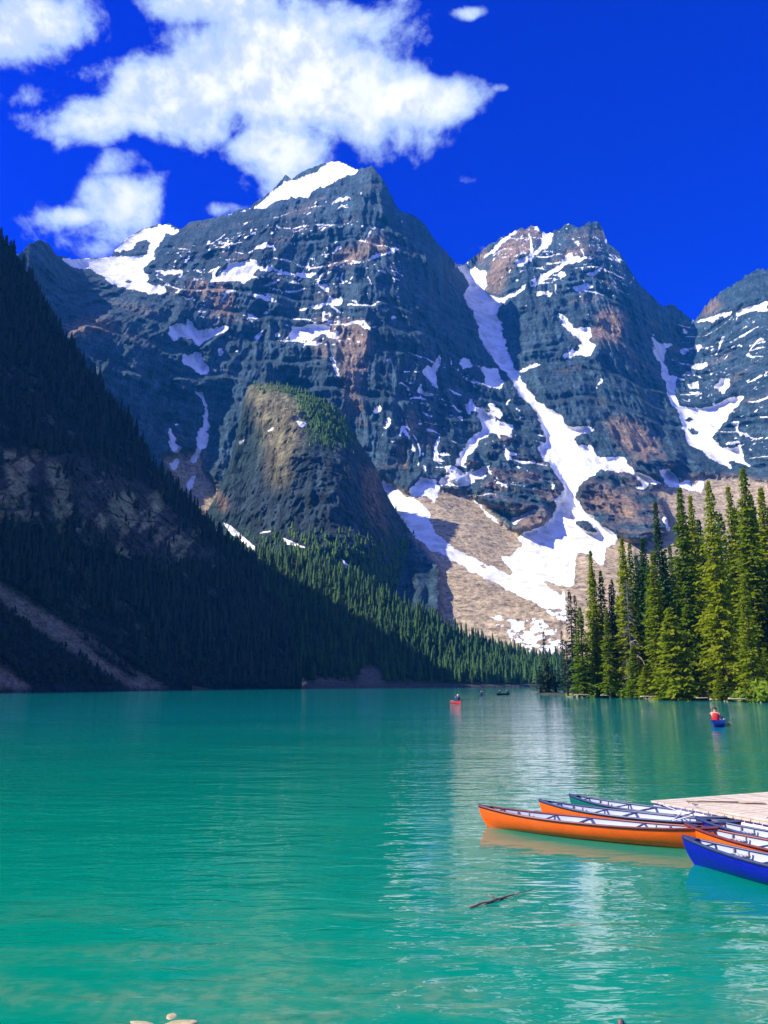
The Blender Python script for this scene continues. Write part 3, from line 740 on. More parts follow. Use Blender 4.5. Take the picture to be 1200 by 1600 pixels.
many(ob, S4, [(25,155,120,150,110,430,60,450,35,300), (190,180,250,200,300,320,300,480,240,490,230,340), (380,380,450,430,440,490,420,460), (460,340,560,290,560,430,500,480,470,420), (630,340,670,350,680,530,650,540,625,440), (700,470,760,470,770,580,710,600),
              (590,880,600,930,580,930), (310,400,360,400,350,480,320,470)])
ob = ob.blur(4).at(PXa + wx * 0.6, PYa + wx * 0.3)
sr = Field()
many(sr, S4, [(-300,520,0,680,90,730,300,870,480,980,700,1130,690,1140,560,1140,420,1060,280,970,130,870,0,780,-300,660), (0,1000,60,1060,130,1140,-40,1140,-300,1100,-300,950)])
many(sr, S4, [(300,885,480,1010,600,1085,560,1080,420,1000)], 0.15)
sr = sr.blur(3).at(PXa + 0.4 * wx, PYa + 0.4 * wx)
low = Field().poly([(-160,870),(0,930),(150,985),(240,1030),(320,1020),(400,1040),(470,1090),(-160,1100)]).blur(12).at(PXa + wx, PYa)
patch = sstep(fbm(X / 14, Y / 14, Z / 26, 5, 0.65), 0.14, 0.26) * (1 - low) * sstep(PYa, 500, 620)
d = 9 * ridged(X / 60, Y / 90, Z / 130, 3) * (1 - sr) + cf * (13 * ridged(X / 15, 0.4, Z / 60, 3) + 6 * fbm(X / 5, Y / 5, Z / 14, 4, .6)) + 2.5 * fbm(X / 8, Y / 8, Z / 8, 4, 0.6) * (1 - 0.8 * sr)
P = place(PXa, PYa, Ra - d * sstep(va, 0, 0.08))
P[0, :, 2] = -1.0
mixn = np.clip(0.5 + fbm(X / 9, Y / 9, Z / 6, 4, 0.6), 0, 1)[..., None]
crk = np.clip(0.5 + 1.5 * fbm(X / 5, 0.8, Z / 26, 4, 0.6), 0.05, 1)
stn = fbm(X / 9, 0.8, Z / 42, 5, 0.65)
ob = np.clip(np.maximum(1.3 * ob, cf * sstep(stn, 0.02, 0.14)), 0, 1) * sstep(crk, 0.25, 0.45) * sstep(np.abs(perlin(X / 30, 2.2, Z / 14)), 0.015, 0.05)
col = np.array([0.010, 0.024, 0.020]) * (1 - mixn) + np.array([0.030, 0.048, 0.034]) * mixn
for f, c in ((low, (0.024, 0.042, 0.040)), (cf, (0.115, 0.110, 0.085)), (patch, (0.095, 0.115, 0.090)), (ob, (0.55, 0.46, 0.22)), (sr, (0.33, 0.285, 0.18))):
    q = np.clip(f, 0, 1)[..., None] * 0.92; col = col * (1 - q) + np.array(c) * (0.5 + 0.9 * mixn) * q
finish('wooded_slope', P, col, 'steep shaded slope of cliffs, firs and scree on the left shore', back=(9, 24, -2.0))  # unseen plateau behind the ridge, shaped to shadow the forest hillside
w = np.clip(1 - 0.93 * np.clip(cf, 0, 1) - sr - 0.9 * low - 0.75 * patch, 0, 1) * (va > 0.03) * (va < 0.995) * (Ra / 300) ** 2 * np.clip(0.55 + 1.6 * fbm(X / 30, Y / 30, Z / 30, 3), 0.04, 1)
w = np.clip(w, 0, None); w = (w / w.sum()).ravel(); idx = rng.choice(w.size, 6500, replace=False, p=w)
hs = np.clip(rng.gamma(5.0, 1.05, len(idx)), 2.0, 11.0)
o = link('slope_forest', scatter_mesh('slope_forest', P.reshape(-1, 3)[idx], hs, 5, 1.1), MAT_WOOD_SHADE)
tag(o, 'dark fir forest clinging to the steep left slope', 'forest', kind='stuff')
wl = np.clip(low - 1.2 * sr, 0, 1) * (va > 0.02); wl = np.clip(wl, 0, None); wl = (wl / wl.sum()).ravel(); idx = rng.choice(wl.size, 1400, replace=False, p=wl)
o = link('slope_scrub', scatter_mesh('slope_scrub', P.reshape(-1, 3)[idx], rng.uniform(1.0, 3.0, len(idx)), 6, 2.6), MAT_WOOD_SHADE)
tag(o, 'low dark scrub on the talus at the foot of the left slope', 'scrub', kind='stuff')
# crest spruces one can tell apart
PA = P
def crest(name_label, Pm, rows, pxgrid, x0, x1, n, hlo, hhi, mat, group, seed):
    r = np.random.default_rng(seed)
    meshes = []
    for k in range(4):
        a, b = small_spruce(100 + k + seed, tiers=10, n=8); c, e = spruce_trunk_v()
        me = np_mesh('spruce', np.vstack([a, c]), np.vstack([b, e + len(a)])); me.materials.append(mat)
        set_attr(me, 'vary', np.full(len(a) + 4, r.uniform(0.2, 1.0))); meshes.append(me)
    cols = np.where((pxgrid[0] > x0) & (pxgrid[0] < x1))[0]
    for i in range(n):
        c = cols[int(len(cols) * (i + r.uniform(0, 1)) / n)]; q = Pm[r.integers(rows[0], rows[1]), c]
        o = bpy.data.objects.new('spruce_tree', meshes[r.integers(0, 4)]); COL.objects.link(o)
        h = r.uniform(hlo, hhi); o.location = (q[0], q[1], q[2] - 0.3); o.scale = (h * r.uniform(.8, 1.1), h * r.uniform(.8, 1.1), h); o.rotation_euler = (0, 0, r.uniform(0, 6.28))
        tag(o, name_label, 'tree', group)
crest('spruce on the sunlit crest of the wooded hillside beyond the lake', PD, (112, 129), PXd, 430, 880, 150, 10, 19, MAT_WOOD_FAR, 'spruces along the far hillside crest', 11)
crest('dark fir along the skyline of the steep left slope', PA, (418, 429), PXa, 0, 400, 90, 6, 12, MAT_WOOD_SHADE, 'firs along the left slope skyline', 12)

# ================================================================== RIGHT BANK
shore = [ground(884, 1086), ground(905, 1088.5), ground(940, 1089.5), ground(1000, 1091.5), ground(1060, 1093), ground(1120, 1095), ground(1200, 1098.5), ground(1300, 1103), ground(1420, 1109)]
seg = np.array([(p.x, p.y) for p in shore])
cum = np.concatenate([[0], np.cumsum(np.linalg.norm(np.diff(seg, axis=0), axis=1))])
nu_, nv_ = 150, 60
ss = np.linspace(0, cum[-1], nu_)
bx_, by_ = np.interp(ss, cum, seg[:, 0]), np.interp(ss, cum, seg[:, 1])
tt = np.linspace(0, 1, nv_) ** 2 * 160
inl = np.array([0.30, 0.954])
GX = bx_[None] + inl[0] * tt[:, None] + 0.8 * fbm(ss / 4, 0.2, 0.3, 3)[None] * (tt[:, None] < 30)
GY = by_[None] + inl[1] * tt[:, None]
GZ = -0.35 + 0.75 * sstep(tt[:, None], 0, 2.2) + 0.02 * tt[:, None] + 0.16 * fbm(GX / 1.6, GY / 1.6, 0.5, 4)
GZ[-6:] += np.linspace(0, 6, 6)[:, None]
bank_me = np_mesh('bank', np.stack([GX, GY, GZ], -1).reshape(-1, 3), grid_faces(nu_, nv_), smooth=True)
mixn = np.clip(0.5 + fbm(GX / 2.5, GY / 2.5, 0.1, 4, 0.6), 0, 1)[..., None]
edge_ = sstep(GZ, 0.55, 0.15)[..., None]
bc = (np.array([0.06, 0.075, 0.03]) * (1 - mixn) + np.array([0.13, 0.11, 0.06]) * mixn) * (1 - edge_) + np.array([0.30, 0.25, 0.17]) * (0.6 + 0.7 * mixn) * edge_
set_attr(bank_me, 'tint', bc.reshape(-1, 3))
MAT_BANK = tint_material('bank soil', 2.5, 0.15)
tag(link('bank', bank_me, MAT_BANK), 'low wooded bank with a sandy edge on the right shore', kind='structure')
def bank_z(x, y):
    p = np.array([x, y]); best = 1e9
    for i in range(len(seg) - 1):
        a, b = seg[i], seg[i + 1]; u = np.clip(np.dot(p - a, b - a) / np.dot(b - a, b - a), 0, 1)
        best = min(best, np.linalg.norm(p - a - u * (b - a)))
    return float(-0.35 + 0.75 * sstep(np.array(best), 0, 2.2) + 0.02 * best)
# islet at the point
ic = ground(864, 1084.5)
a_ = np.linspace(0, 2 * math.pi, 40, endpoint=False); rr_ = np.linspace(0, 1, 8)
IX = ic.x + (rr_[:, None] * np.cos(a_)[None]) * 4.6; IY = ic.y + 3 + (rr_[:, None] * np.sin(a_)[None]) * 5.0
IZ = 0.7 * (1 - rr_[:, None] ** 2) - 0.12 + 0.22 * fbm(IX / 1.1, IY / 1.1, 0.9, 3)
f_ = []
for i in range(7):
    for j in range(40): f_.append((i * 40 + j, i * 40 + (j + 1) % 40, (i + 1) * 40 + (j + 1) % 40, (i + 1) * 40 + j))
me = np_mesh('islet', np.stack([IX, IY, IZ], -1).reshape(-1, 3), np.array(f_), smooth=True)
set_attr(me, 'tint', np.tile(np.array([[0.07, 0.07, 0.05]]), (320, 1)))
tag(link('islet', me, MAT_BANK), 'small dark islet off the point of the right bank', kind='structure')

# ------------------------------------------------------------------ spruces
MAT_BARK = simple('spruce bark', (0.10, 0.075, 0.055), 0.9, 0.2, 0.4, 3.0, 0.6)
MAT_NEEDLE_LIT = needle_material('sunlit spruce needles', (0.095, 0.155, 0.004), (0.26, 0.28, 0.005), attr=False, trans=0.45)  # sunlight on the front trees put into a brighter yellow-green
MAT_NEEDLE_SHADE = needle_material('shade-darkened spruce needles', (0.022, 0.075, 0.014), (0.075, 0.150, 0.016), attr=False, trans=0.20)  # same needles with the stand's shade put into a darker green
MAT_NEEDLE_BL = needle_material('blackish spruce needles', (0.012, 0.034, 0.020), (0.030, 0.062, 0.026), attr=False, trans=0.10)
def trunk_mesh(H, r0, seed):
    r = np.random.default_rng(seed); n, m = 9, 10
    zz = np.linspace(-0.5, H * 0.985, m); V_ = []
    bx = np.cumsum(r.normal(0, 0.035, m)); by = np.cumsum(r.normal(0, 0.035, m))
    for k, z in enumerate(zz):
        rad = r0 * (1 - max(z, 0) / H) ** 0.9 + 0.015 + (0.12 * r0 if k == 0 else 0)
        for i in range(n): V_.append((bx[k] + rad * math.cos(6.2832 * i / n), by[k] + rad * math.sin(6.2832 * i / n), z))
    F_ = [(k * n + i, k * n + (i + 1) % n, (k + 1) * n + (i + 1) % n, (k + 1) * n + i) for k in range(m - 1) for i in range(n)]
    return np_mesh('trunk', np.array(V_), np.array(F_), smooth=True)
def crown_mesh(H, rmax, seed, z_lo=0.05, density=1.0, droop=0.35, thin=0.0):
    """many small needle sprays along drooping branches set in whorls"""
    r = np.random.default_rng(seed); Q = []
    z = H * z_lo
    while z < H * 0.99:
        t = z / H
        prof = (1 - t) ** 1.02 * 1.28 * (0.60 + 0.40 * min(1, t / 0.2)) * (1 + 0.17 * math.sin(z * 1.1 + seed) + 0.13 * math.sin(z * 2.9 + 2 * seed))
        L0 = rmax * prof + 0.12
        nb = max(4, int((7 if t < 0.85 else 5) * density))
        a0 = r.uniform(0, 6.28)
        for b in range(nb):
            if r.uniform() < thin: continue
            a = a0 + 6.2832 * b / nb + r.uniform(-0.3, 0.3); L = L0 * (r.uniform(0.5, 1.15) if r.uniform() < .85 else r.uniform(1.15, 1.5))
            ca, sa = math.cos(a), math.sin(a)
            ns = max(2, int(L / 0.34))
            up0 = 0.25 * (t - 0.35)
            for s in range(ns):
                f = (s + 0.6) / ns
                rad = L * f; zz = z + L * (up0 * f - droop * f * f + 0.14 * f ** 4) + r.uniform(-0.1, 0.1)
                w = min(0.34 + 0.34 * (1 - f) + 0.08 * r.uniform(), 0.13 + 0.30 * L)
                for side in (-1, 1):
                    if r.uniform() < 0.12: continue
                    ang = a + side * r.uniform(0.45, 1.1); q = w * r.uniform(0.9, 1.7)
                    dx, dy, dz = math.cos(ang) * q, math.sin(ang) * q, -q * r.uniform(0.05, 0.55)
                    nx, ny = -math.sin(ang) * 0.16, math.cos(ang) * 0.16
                    cx, cy = rad * ca, rad * sa
                    tz = r.choice((-1, 1)) * r.uniform(0.06, 0.24)
                    Q.append(((cx, cy, zz), (cx + dx * .55 + nx, cy + dy * .55 + ny, zz + dz * .4 + tz), (cx + dx, cy + dy, zz + dz), (cx + dx * .55 - nx, cy + dy * .55 - ny, zz + dz * .45 - tz)))
            # the tip
            Q.append(((ca * L * .85, sa * L * .85, zz + .04), (ca * L - sa * .08, sa * L + ca * .08, zz - .03), (ca * (L + .3), sa * (L + .3), zz - .1), (ca * L + sa * .08, sa * L - ca * .08, zz - .03)))
        z += (0.30 + 0.26 * (1 - t)) * r.uniform(0.75, 1.25) / max(density, 0.6)
    for k in range(4):
        a = k * 1.57; Q.append(((0, 0, H + 0.25), (0.07 * math.cos(a), 0.07 * math.sin(a), H - .3), (0, 0, H - .9), (-0.02, 0.02, H - .3)))
    Q = np.array(Q); n = len(Q)
    return np_mesh('crown', Q.reshape(-1, 3), np.arange(n * 4).reshape(n, 4))
PROTO = {}
def proto(kind):
    if kind not in PROTO:
        spec = {'tall_a': (30, 2.5, 1, .03, 1.15, .34, 0), 'tall_b': (30, 2.1, 2, .05, 1.15, .40, .05), 'tall_c': (30, 2.8, 3, .03, 1.1, .32, .03), 'tall_d': (30, 1.7, 4, .06, 1.0, .42, .10),
                'dark_a': (22, 1.5, 5, .04, 1.0, .38, .15), 'dark_b': (22, 1.9, 6, .03, 1.05, .35, .10), 'small_a': (9, 1.5, 7, .03, 1.3, .30, 0), 'small_b': (9, 1.2, 8, .03, 1.3, .28, 0),
                'tall_e': (30, 2.4, 9, .04, 1.15, .36, .02), 'thin': (18, 1.0, 10, .05, .9, .42, .30)}[kind]
        H, rm, sd_, zl, de, dr, th = spec
        PROTO[kind] = (H, trunk_mesh(H, 0.011 * H + 0.03, sd_), crown_mesh(H, rm, sd_, zl, de, dr, th))
    return PROTO[kind]
TREE_MESH = {}
def spruce(kind, mat, px, pytop, d, label, group, wide=1.0, lean=0.0, zbase=None, rot=None):
    """px / pytop: where the tip shows from the shore; d: metres ahead"""
    d *= 1.07; top = at(px, pytop, d); H0, tm, cm = proto(kind)
    z0 = bank_z(top.x, d) if zbase is None else zbase
    H = top.z - z0; s = H / H0
    e = link('spruce_tree', None, loc=(top.x, d, z0)); e.rotation_euler = (0, lean, random.uniform(0, 6.28) if rot is None else rot)
    wide *= 1.22 if kind != 'thin' else 1.05; e.scale = (wide * (0.55 * s + 0.45), wide * (0.55 * s + 0.45), s)
    tag(e, label, 'tree', group)
    tr = link('trunk', tm, MAT_BARK, e)
    key = (kind, mat.name)
    if key not in TREE_MESH:
        q = cm.copy(); q.materials.append(mat); TREE_MESH[key] = q
    link('crown', TREE_MESH[key], parent=e)
    return e
G_FRONT = 'spruces along the front of the right bank stand'
G_MID = 'spruces in the middle of the right bank stand'
N, K, B = MAT_NEEDLE_LIT, MAT_NEEDLE_SHADE, MAT_NEEDLE_BL
FRONT = [
 ('tall_b', N, 922, 858, 152, 0.80, 'slender tall spruce at the left end of the right-bank stand, its tip over scree'),
 ('dark_b', N, 905, 948, 150, 1.05, 'bushy green spruce at the left end of the right-bank stand, beside the bare point'),
 ('dark_b', K, 938, 890, 153, 0.80, 'dark slim spruce just right of the slender left-end spruce'),
 ('dark_a', N, 946, 950, 146, 0.95, 'mid-height green spruce below the dark twin tips near the left end'),
 ('dark_a', B, 951, 912, 154, 0.75, 'blackish spruce, left one of the dark twin tips near the left end'),
 ('dark_a', B, 957, 904, 156, 0.75, 'blackish spruce, right one of the dark twin tips near the left end'),
 ('tall_b', N, 971, 838, 146, 0.98, 'olive-sided tall spruce left of the grey dead tree'),
 ('tall_d', K, 983, 846, 150, 0.95, 'dark tall spruce directly behind the grey dead tree'),
 ('tall_e', N, 1018, 860, 138, 1.0, 'full green spruce right of the grey dead tree'),
 ('tall_d', K, 1024, 781, 156, 0.95, 'thin tall spruce with see-through top over the reddish outcrop'),
 ('tall_a', N, 1058, 758, 138, 0.95, 'tall green spruce at the middle of the right-bank stand'),
 ('tall_b', N, 1079, 770, 146, 0.85, 'brownish-tipped slim spruce left of the brightest yellow-green spruce'),
 ('tall_c', N, 1107, 750, 126, 0.92, 'brightest yellow-green tall spruce, the fullest on the right bank'),
 ('tall_d', N, 1138, 757, 140, 1.05, 'tall slim spruce between the brightest one and the highest one'),
 ('tall_a', N, 1158, 728, 132, 1.10, 'highest broad spruce of the right-bank stand'),
 ('tall_e', N, 1189, 760, 138, 1.05, 'broad tall spruce at the right edge of the picture'),
 ('dark_b', N, 1161, 905, 117, 1.00, 'mid-height light green spruce standing in front of the highest spruce'),
 ('small_a', N, 1045, 950, 129, 1.25, 'young bright green spruce at the water below the middle spruces'),
 ('small_b', N, 989, 1012, 137, 1.15, 'short young spruce at the foot of the grey dead tree'),
 ('small_b', N, 1007, 1042, 134, 1.25, 'smallest young spruce right of the grey dead tree'),
 ('small_b', N, 1124, 1048, 122, 1.15, 'small young spruce at the foot of the brightest spruce'),
 ('small_b', N, 1184, 1018, 119, 0.95, 'young spruce by the right-edge bushes, left one of two'),
 ('small_b', N, 1194, 1012, 121, 0.95, 'young spruce by the right-edge bushes, right one of two'),
]
for kind, mat, px, py, d, wd, lab in FRONT: spruce(kind, mat, px, py, d, lab, G_FRONT, wd, random.uniform(-.012, .012))
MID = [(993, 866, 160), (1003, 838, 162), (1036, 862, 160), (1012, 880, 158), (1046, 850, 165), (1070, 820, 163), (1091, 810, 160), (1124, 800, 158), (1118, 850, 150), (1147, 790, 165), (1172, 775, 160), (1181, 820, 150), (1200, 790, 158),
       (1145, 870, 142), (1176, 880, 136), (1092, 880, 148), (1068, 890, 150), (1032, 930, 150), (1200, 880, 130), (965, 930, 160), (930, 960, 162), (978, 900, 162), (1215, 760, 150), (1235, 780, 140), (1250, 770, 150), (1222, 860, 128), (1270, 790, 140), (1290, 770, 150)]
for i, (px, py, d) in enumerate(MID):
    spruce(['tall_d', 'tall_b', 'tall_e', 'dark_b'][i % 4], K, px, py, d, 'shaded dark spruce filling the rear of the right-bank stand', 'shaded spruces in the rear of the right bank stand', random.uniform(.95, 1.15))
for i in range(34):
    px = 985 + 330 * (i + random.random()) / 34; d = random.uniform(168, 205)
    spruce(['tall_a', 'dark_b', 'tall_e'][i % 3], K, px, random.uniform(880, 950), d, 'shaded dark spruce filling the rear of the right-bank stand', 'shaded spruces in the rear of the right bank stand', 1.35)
G_PT = 'thin dark spruces on the point and islet'
for kind, px, py, lab, z, w in [('thin', 849, 985, 'thin dark spruce, the leftmost on the islet', 0.4, 1.0), ('thin', 877, 985, 'thin dark spruce on the right end of the islet', 0.3, 1.0)]:
    spruce(kind, B, px, py, (ic.y + random.uniform(1, 4)) / 1.07, lab, G_PT, w, zbase=z)
for kind, px, py, d, lab, w in [('thin', 889, 922, 160, 'tall thin dark spruce at the very tip of the point', 1.05), ('thin', 898, 928, 161, 'thin dark spruce second from the tip of the point', 1.0), ('thin', 883, 1000, 160, 'short ragged dark spruce at the tip of the point beside the islet', 1.2)]:
    spruce(kind, B, px, py, d, lab, G_PT, w)
for k, (px, py, lab) in enumerate([(843, 1040, 'short dark spruce at the left end of the islet'), (856, 1034, 'short bushy dark spruce in the middle of the islet'), (868, 1046, 'shortest dark spruce near the right of the islet')]):
    spruce('thin', B, px, py, (ic.y + 2.5) / 1.07, lab, G_PT, 2.2, zbase=0.35)

# ------------------------------------------------------------------ bare grey snag
def tube(path, radii, n=7):
    V_, F_ = [], []
    path = [Vector(p) for p in path]
    for k, p in enumerate(path):
        t = (path[min(k + 1, len(path) - 1)] - path[max(k - 1, 0)]).normalized()
        u = t.orthogonal().normalized(); w = t.cross(u)
        if k: # keep the frame from twisting
            u = (pu - t * pu.dot(t)).normalized(); w = t.cross(u)
        pu = u
        for i in range(n):
            a = 6.28318 * i / n; V_.append(tuple(p + (u * math.cos(a) + w * math.sin(a)) * radii[k]))
    for k in range(len(path) - 1):
        for i in range(n): F_.append((k * n + i, k * n + (i + 1) % n, (k + 1) * n + (i + 1) % n, (k + 1) * n + i))
    c0 = len(V_); V_.append(tuple(path[0])); V_.append(tuple(path[-1])); L = (len(path) - 1) * n
    for i in range(n): F_.append((c0, (i + 1) % n, i, i)); F_.append((c0 + 1, L + i, L + (i + 1) % n, L + (i + 1) % n))
    return V_, F_
class MB:
    def __init__(self): self.v = []; self.f = []
    def add(self, vf):
        o = len(self.v); self.v += list(vf[0]); self.f += [tuple(i + o for i in f) for f in vf[1]]; return self
    def box(self, c, s, rz=0.0):
        x, y, z = (q / 2 for q in s); cc, sn_ = math.cos(rz), math.sin(rz)
        vs = [(c[0] + a * x * cc - b * y * sn_, c[1] + a * x * sn_ + b * y * cc, c[2] + e * z) for e in (-1, 1) for a, b in ((-1, -1), (1, -1), (1, 1), (-1, 1))]
        return self.add((vs, [(3, 2, 1, 0), (4, 5, 6, 7), (0, 1, 5, 4), (1, 2, 6, 5), (2, 3, 7, 6), (3, 0, 4, 7)]))
    def mesh(self, name, smooth=False, bevel=0.0):
        me = bpy.data.meshes.new(name)
        me.from_pydata(self.v, [], [tuple(dict.fromkeys(f)) for f in self.f])
        if smooth: me.polygons.foreach_set('use_smooth', np.ones(len(me.polygons), bool))
        if bevel:
            bm = bmesh.new(); bm.from_mesh(me)
            bmesh.ops.bevel(bm, geom=bm.edges[:], offset=bevel, segments=2, affect='EDGES', profile=0.5)
            bm.to_mesh(me); bm.free()
        me.update(); return me
MAT_SNAG = simple('weathered grey wood', (0.13, 0.125, 0.12), 0.85, 0.2, 0.3, 4.0, 0.5)
MAT_DRIFT = simple('bleached driftwood', (0.50, 0.38, 0.23), 0.8, 0.25, 0.25, 5.0, 0.5)
base = at(990, 1080, 150); zb = bank_z(base.x, 150)
snag = link('dead_tree', None, loc=(base.x, 150, zb)); tag(snag, 'grey leafless dead tree with drooping branches among the spruces', 'dead tree')
Hs = at(990, 905, 150).z - zb
link('trunk', MB().add(tube([(0, 0, -.4), (.1, 0, Hs * .3), (-.1, 0, Hs * .65), (0, 0, Hs)], [.16, .13, .08, .03], 9)).mesh('trunk', True), MAT_SNAG, snag)
r_ = np.random.default_rng(5); mb = MB()
for i in range(120):
    z = Hs * r_.uniform(.12, .97); a = r_.uniform(0, 6.28); L = (1 - z / Hs) ** .6 * r_.uniform(1.0, 2.6) + .3; ca, sa = math.cos(a), math.sin(a)
    mb.add(tube([(0, 0, z), (ca * L * .5, sa * L * .5, z - L * .08), (ca * L * .9, sa * L * .9, z - L * .35), (ca * L, sa * L, z - L * .55)], [.05, .04, .025, .01], 4))
    for q in range(3):
        f = r_.uniform(.4, .95); b = a + r_.uniform(-1, 1)
        mb.add(tube([(ca * L * f, sa * L * f, z - L * .3 * f), (ca * L * f + math.cos(b) * .5, sa * L * f + math.sin(b) * .5, z - L * .3 * f - .45)], [.022, .008], 3))
link('bare_branches', mb.mesh('bare_branches'), MAT_SNAG, snag)
mb = MB()
for pts in ([(0, -.3, 7.6), (.9, -.9, 7.4), (1.7, -1.2, 6.5), (2.1, -1.3, 5.2), (1.6, -1.3, 4.1)], [(.9, -.9, 7.4), (.5, -1.2, 6.4), (.9, -1.3, 5.2), (1.6, -1.3, 4.4)], [(0, -.2, 9.8), (.7, -.8, 10.2), (1.2, -1.0, 9.6)], [(-.4, -.4, 3.9), (-1.2, -1, 3.2), (-1.9, -1.2, 3.1)]):
    mb.add(tube(pts, list(np.linspace(.10, .04, len(pts))), 6))
link('bent_branch', mb.mesh('bent_branch', True), MAT_DRIFT, snag)

# ------------------------------------------------------------------ shrubs on the bank
MAT_LEAF = needle_material('willow leaves', (0.12, 0.20, 0.010), (0.22, 0.30, 0.015), attr=False, trans=0.35)
def shrub_mesh(seed, n=1100):
    r = np.random.default_rng(seed); Q = []
    lob = [(r.uniform(-.6, .6), r.uniform(-.5, .5), r.uniform(.25, .7), r.uniform(.35, .6)) for _ in range(7)]
    for i in range(n):
        cx, cy, cz, rad = lob[r.integers(0, 7)]
        d_ = r.normal(size=3); d_ /= np.linalg.norm(d_); q = np.array([cx, cy, cz]) + d_ * rad * r.uniform(.6, 1.05)
        q[2] = max(q[2], .03)
        u = r.normal(size=3); u /= np.linalg.norm(u); w = np.cross(u, d_); w /= (np.linalg.norm(w) + 1e-6); s = r.uniform(.07, .14)
        Q.append((q - u * s * 1.5, q + w * s * .6, q + u * s * 1.5, q - w * s * .6))
    Q = np.array(Q); return np_mesh('leaves', Q.reshape(-1, 3), np.arange(n * 4).reshape(n, 4))
SHM = [shrub_mesh(s) for s in range(3)]
for m_ in SHM: m_.materials.append(MAT_LEAF)
def stems_mesh():
    mb = MB()
    for k in range(7):
        a = k * .9; mb.add(tube([(0, 0, -.15), (math.cos(a) * .25, math.sin(a) * .25, .35), (math.cos(a) * .5, math.sin(a) * .5, .75)], [.03, .022, .008], 5))
    return mb.mesh('stem', True)
STM = stems_mesh()
SHR = [(922, 1087, 2.6, 'bright yellow-green bush at the left end of the right bank'), (938, 1086, 2.2, 'low bush second from the left end of the right bank'), (956, 1088, 2.0, 'green bush below the olive-sided spruce'),
       (975, 1089, 1.5, 'low bush left of the dead tree foot'), (1003, 1091, 1.5, 'low bush under the smallest young spruce'), (1075, 1090, 1.2, 'small bush behind the fallen logs'), (1060, 1091, 1.3, 'small bush left of the fallen logs'),
       (1178, 1093, 2.3, 'bright bush left of the right picture edge'), (1193, 1093, 3.2, 'largest bright bush at the right picture edge'), (1162, 1093, 1.6, 'small bush at the foot of the light green spruce'), (1128, 1093, 1.0, 'tiny bush between the driftwood logs'), (1030, 1091, 1.1, 'low bush behind the long thin log'), (1100, 1093, .9, 'tiny bush at the foot of the brightest spruce'), (1145, 1094, 1.2, 'low bush behind the slim slanting log')]
for i, (px, py, s, lab) in enumerate(SHR):
    py = float(np.interp(px, [884, 905, 940, 1000, 1060, 1120, 1200, 1300], [1086, 1088.5, 1089.5, 1091.5, 1093, 1095, 1098.5, 1103])) - .25
    g = ground(px, py, 0.0); e = link('shrub', None, loc=(g.x, g.y, max(.05, bank_z(g.x, g.y)))); e.scale = (s * 1.1, s, s * .95); e.rotation_euler = (0, 0, i * 1.3)
    tag(e, lab, 'bush', 'bushes along the right bank'); link('leaves', SHM[i % 3], parent=e); link('stem', STM, MAT_BARK, parent=e)
gr = np.random.default_rng(21); Q = []
for i in range(5200):
    f = gr.uniform(0, .93); s_ = f * cum[-1]; x0 = np.interp(s_, cum, seg[:, 0]); y0 = np.interp(s_, cum, seg[:, 1]); t_ = gr.gamma(2.0, .9) + .7
    x0 += inl[0] * t_ + gr.normal(0, .3); y0 += inl[1] * t_; z0 = bank_z(x0, y0) - .05; h_ = gr.uniform(.18, .55); a = gr.uniform(0, 3.14); w_ = gr.uniform(.05, .12); lx, ly = gr.normal(0, .12, 2)
    dx, dy = math.cos(a) * w_, math.sin(a) * w_
    Q.append(((x0 - dx, y0 - dy, z0), (x0 + dx, y0 + dy, z0), (x0 + lx + dx * .4, y0 + ly + dy * .4, z0 + h_), (x0 + lx - dx * .4, y0 + ly - dy * .4, z0 + h_)))
Q = np.array(Q)
tag(link('bank_grass', np_mesh('bank_grass', Q.reshape(-1, 3), np.arange(len(Q) * 4).reshape(-1, 4)), MAT_LEAF), 'yellow-green grass fringing the right bank', 'grass', kind='stuff')
# driftwood
def log_mesh(L, r0, seed):
    r = np.random.default_rng(seed); k = 9
    return MB().add(tube([(L * (i / (k - 1) - .5), r.uniform(-.04, .04) * L * .3, r.uniform(-.3, .3) * r0) for i in range(k)], [r0 * (1 - .45 * i / (k - 1)) * r.uniform(.88, 1.1) for i in range(k)], 9)).mesh('log', True)
LOGS = [(910, 1089.5, 3.2, .13, .05, 'pale log at the left end of the right bank'), (945, 1090.0, 1.6, .10, -.05, 'short pale log below the low bushes on the right bank'), (1022, 1092.5, 4.8, .12, .04, 'long thin pale log at the waterline under the young spruce'),
        (1030, 1090, 2.6, .17, .1, 'bleached log lying behind the long thin one'), (1086, 1091, 3.8, .26, .15, 'thick bleached log beside the brightest spruce'), (1098, 1094.5, 2.0, .10, .0, 'thin log in the water below the brightest spruce'),
        (1132, 1093.5, 3.4, .30, .28, 'thickest bleached log right of the brightest spruce'), (1118, 1094, 1.8, .16, -.4, 'short brown log beside the thickest log'), (1152, 1096, 2.6, .13, -.15, 'slim log slanting into the water by the right bushes'), (1194, 1096, 2.0, .10, .05, 'small pale log at the right picture edge')]
for i, (px, py, L, r0, rz, lab) in enumerate(LOGS):
    g = ground(px, py, 0.15); o = link('driftwood_log', log_mesh(L, r0, i), MAT_DRIFT, loc=(g.x, g.y, max(0.05, bank_z(g.x, g.y)) + r0 * .6), rz=rz); tag(o, lab, 'log', 'driftwood along the right bank')

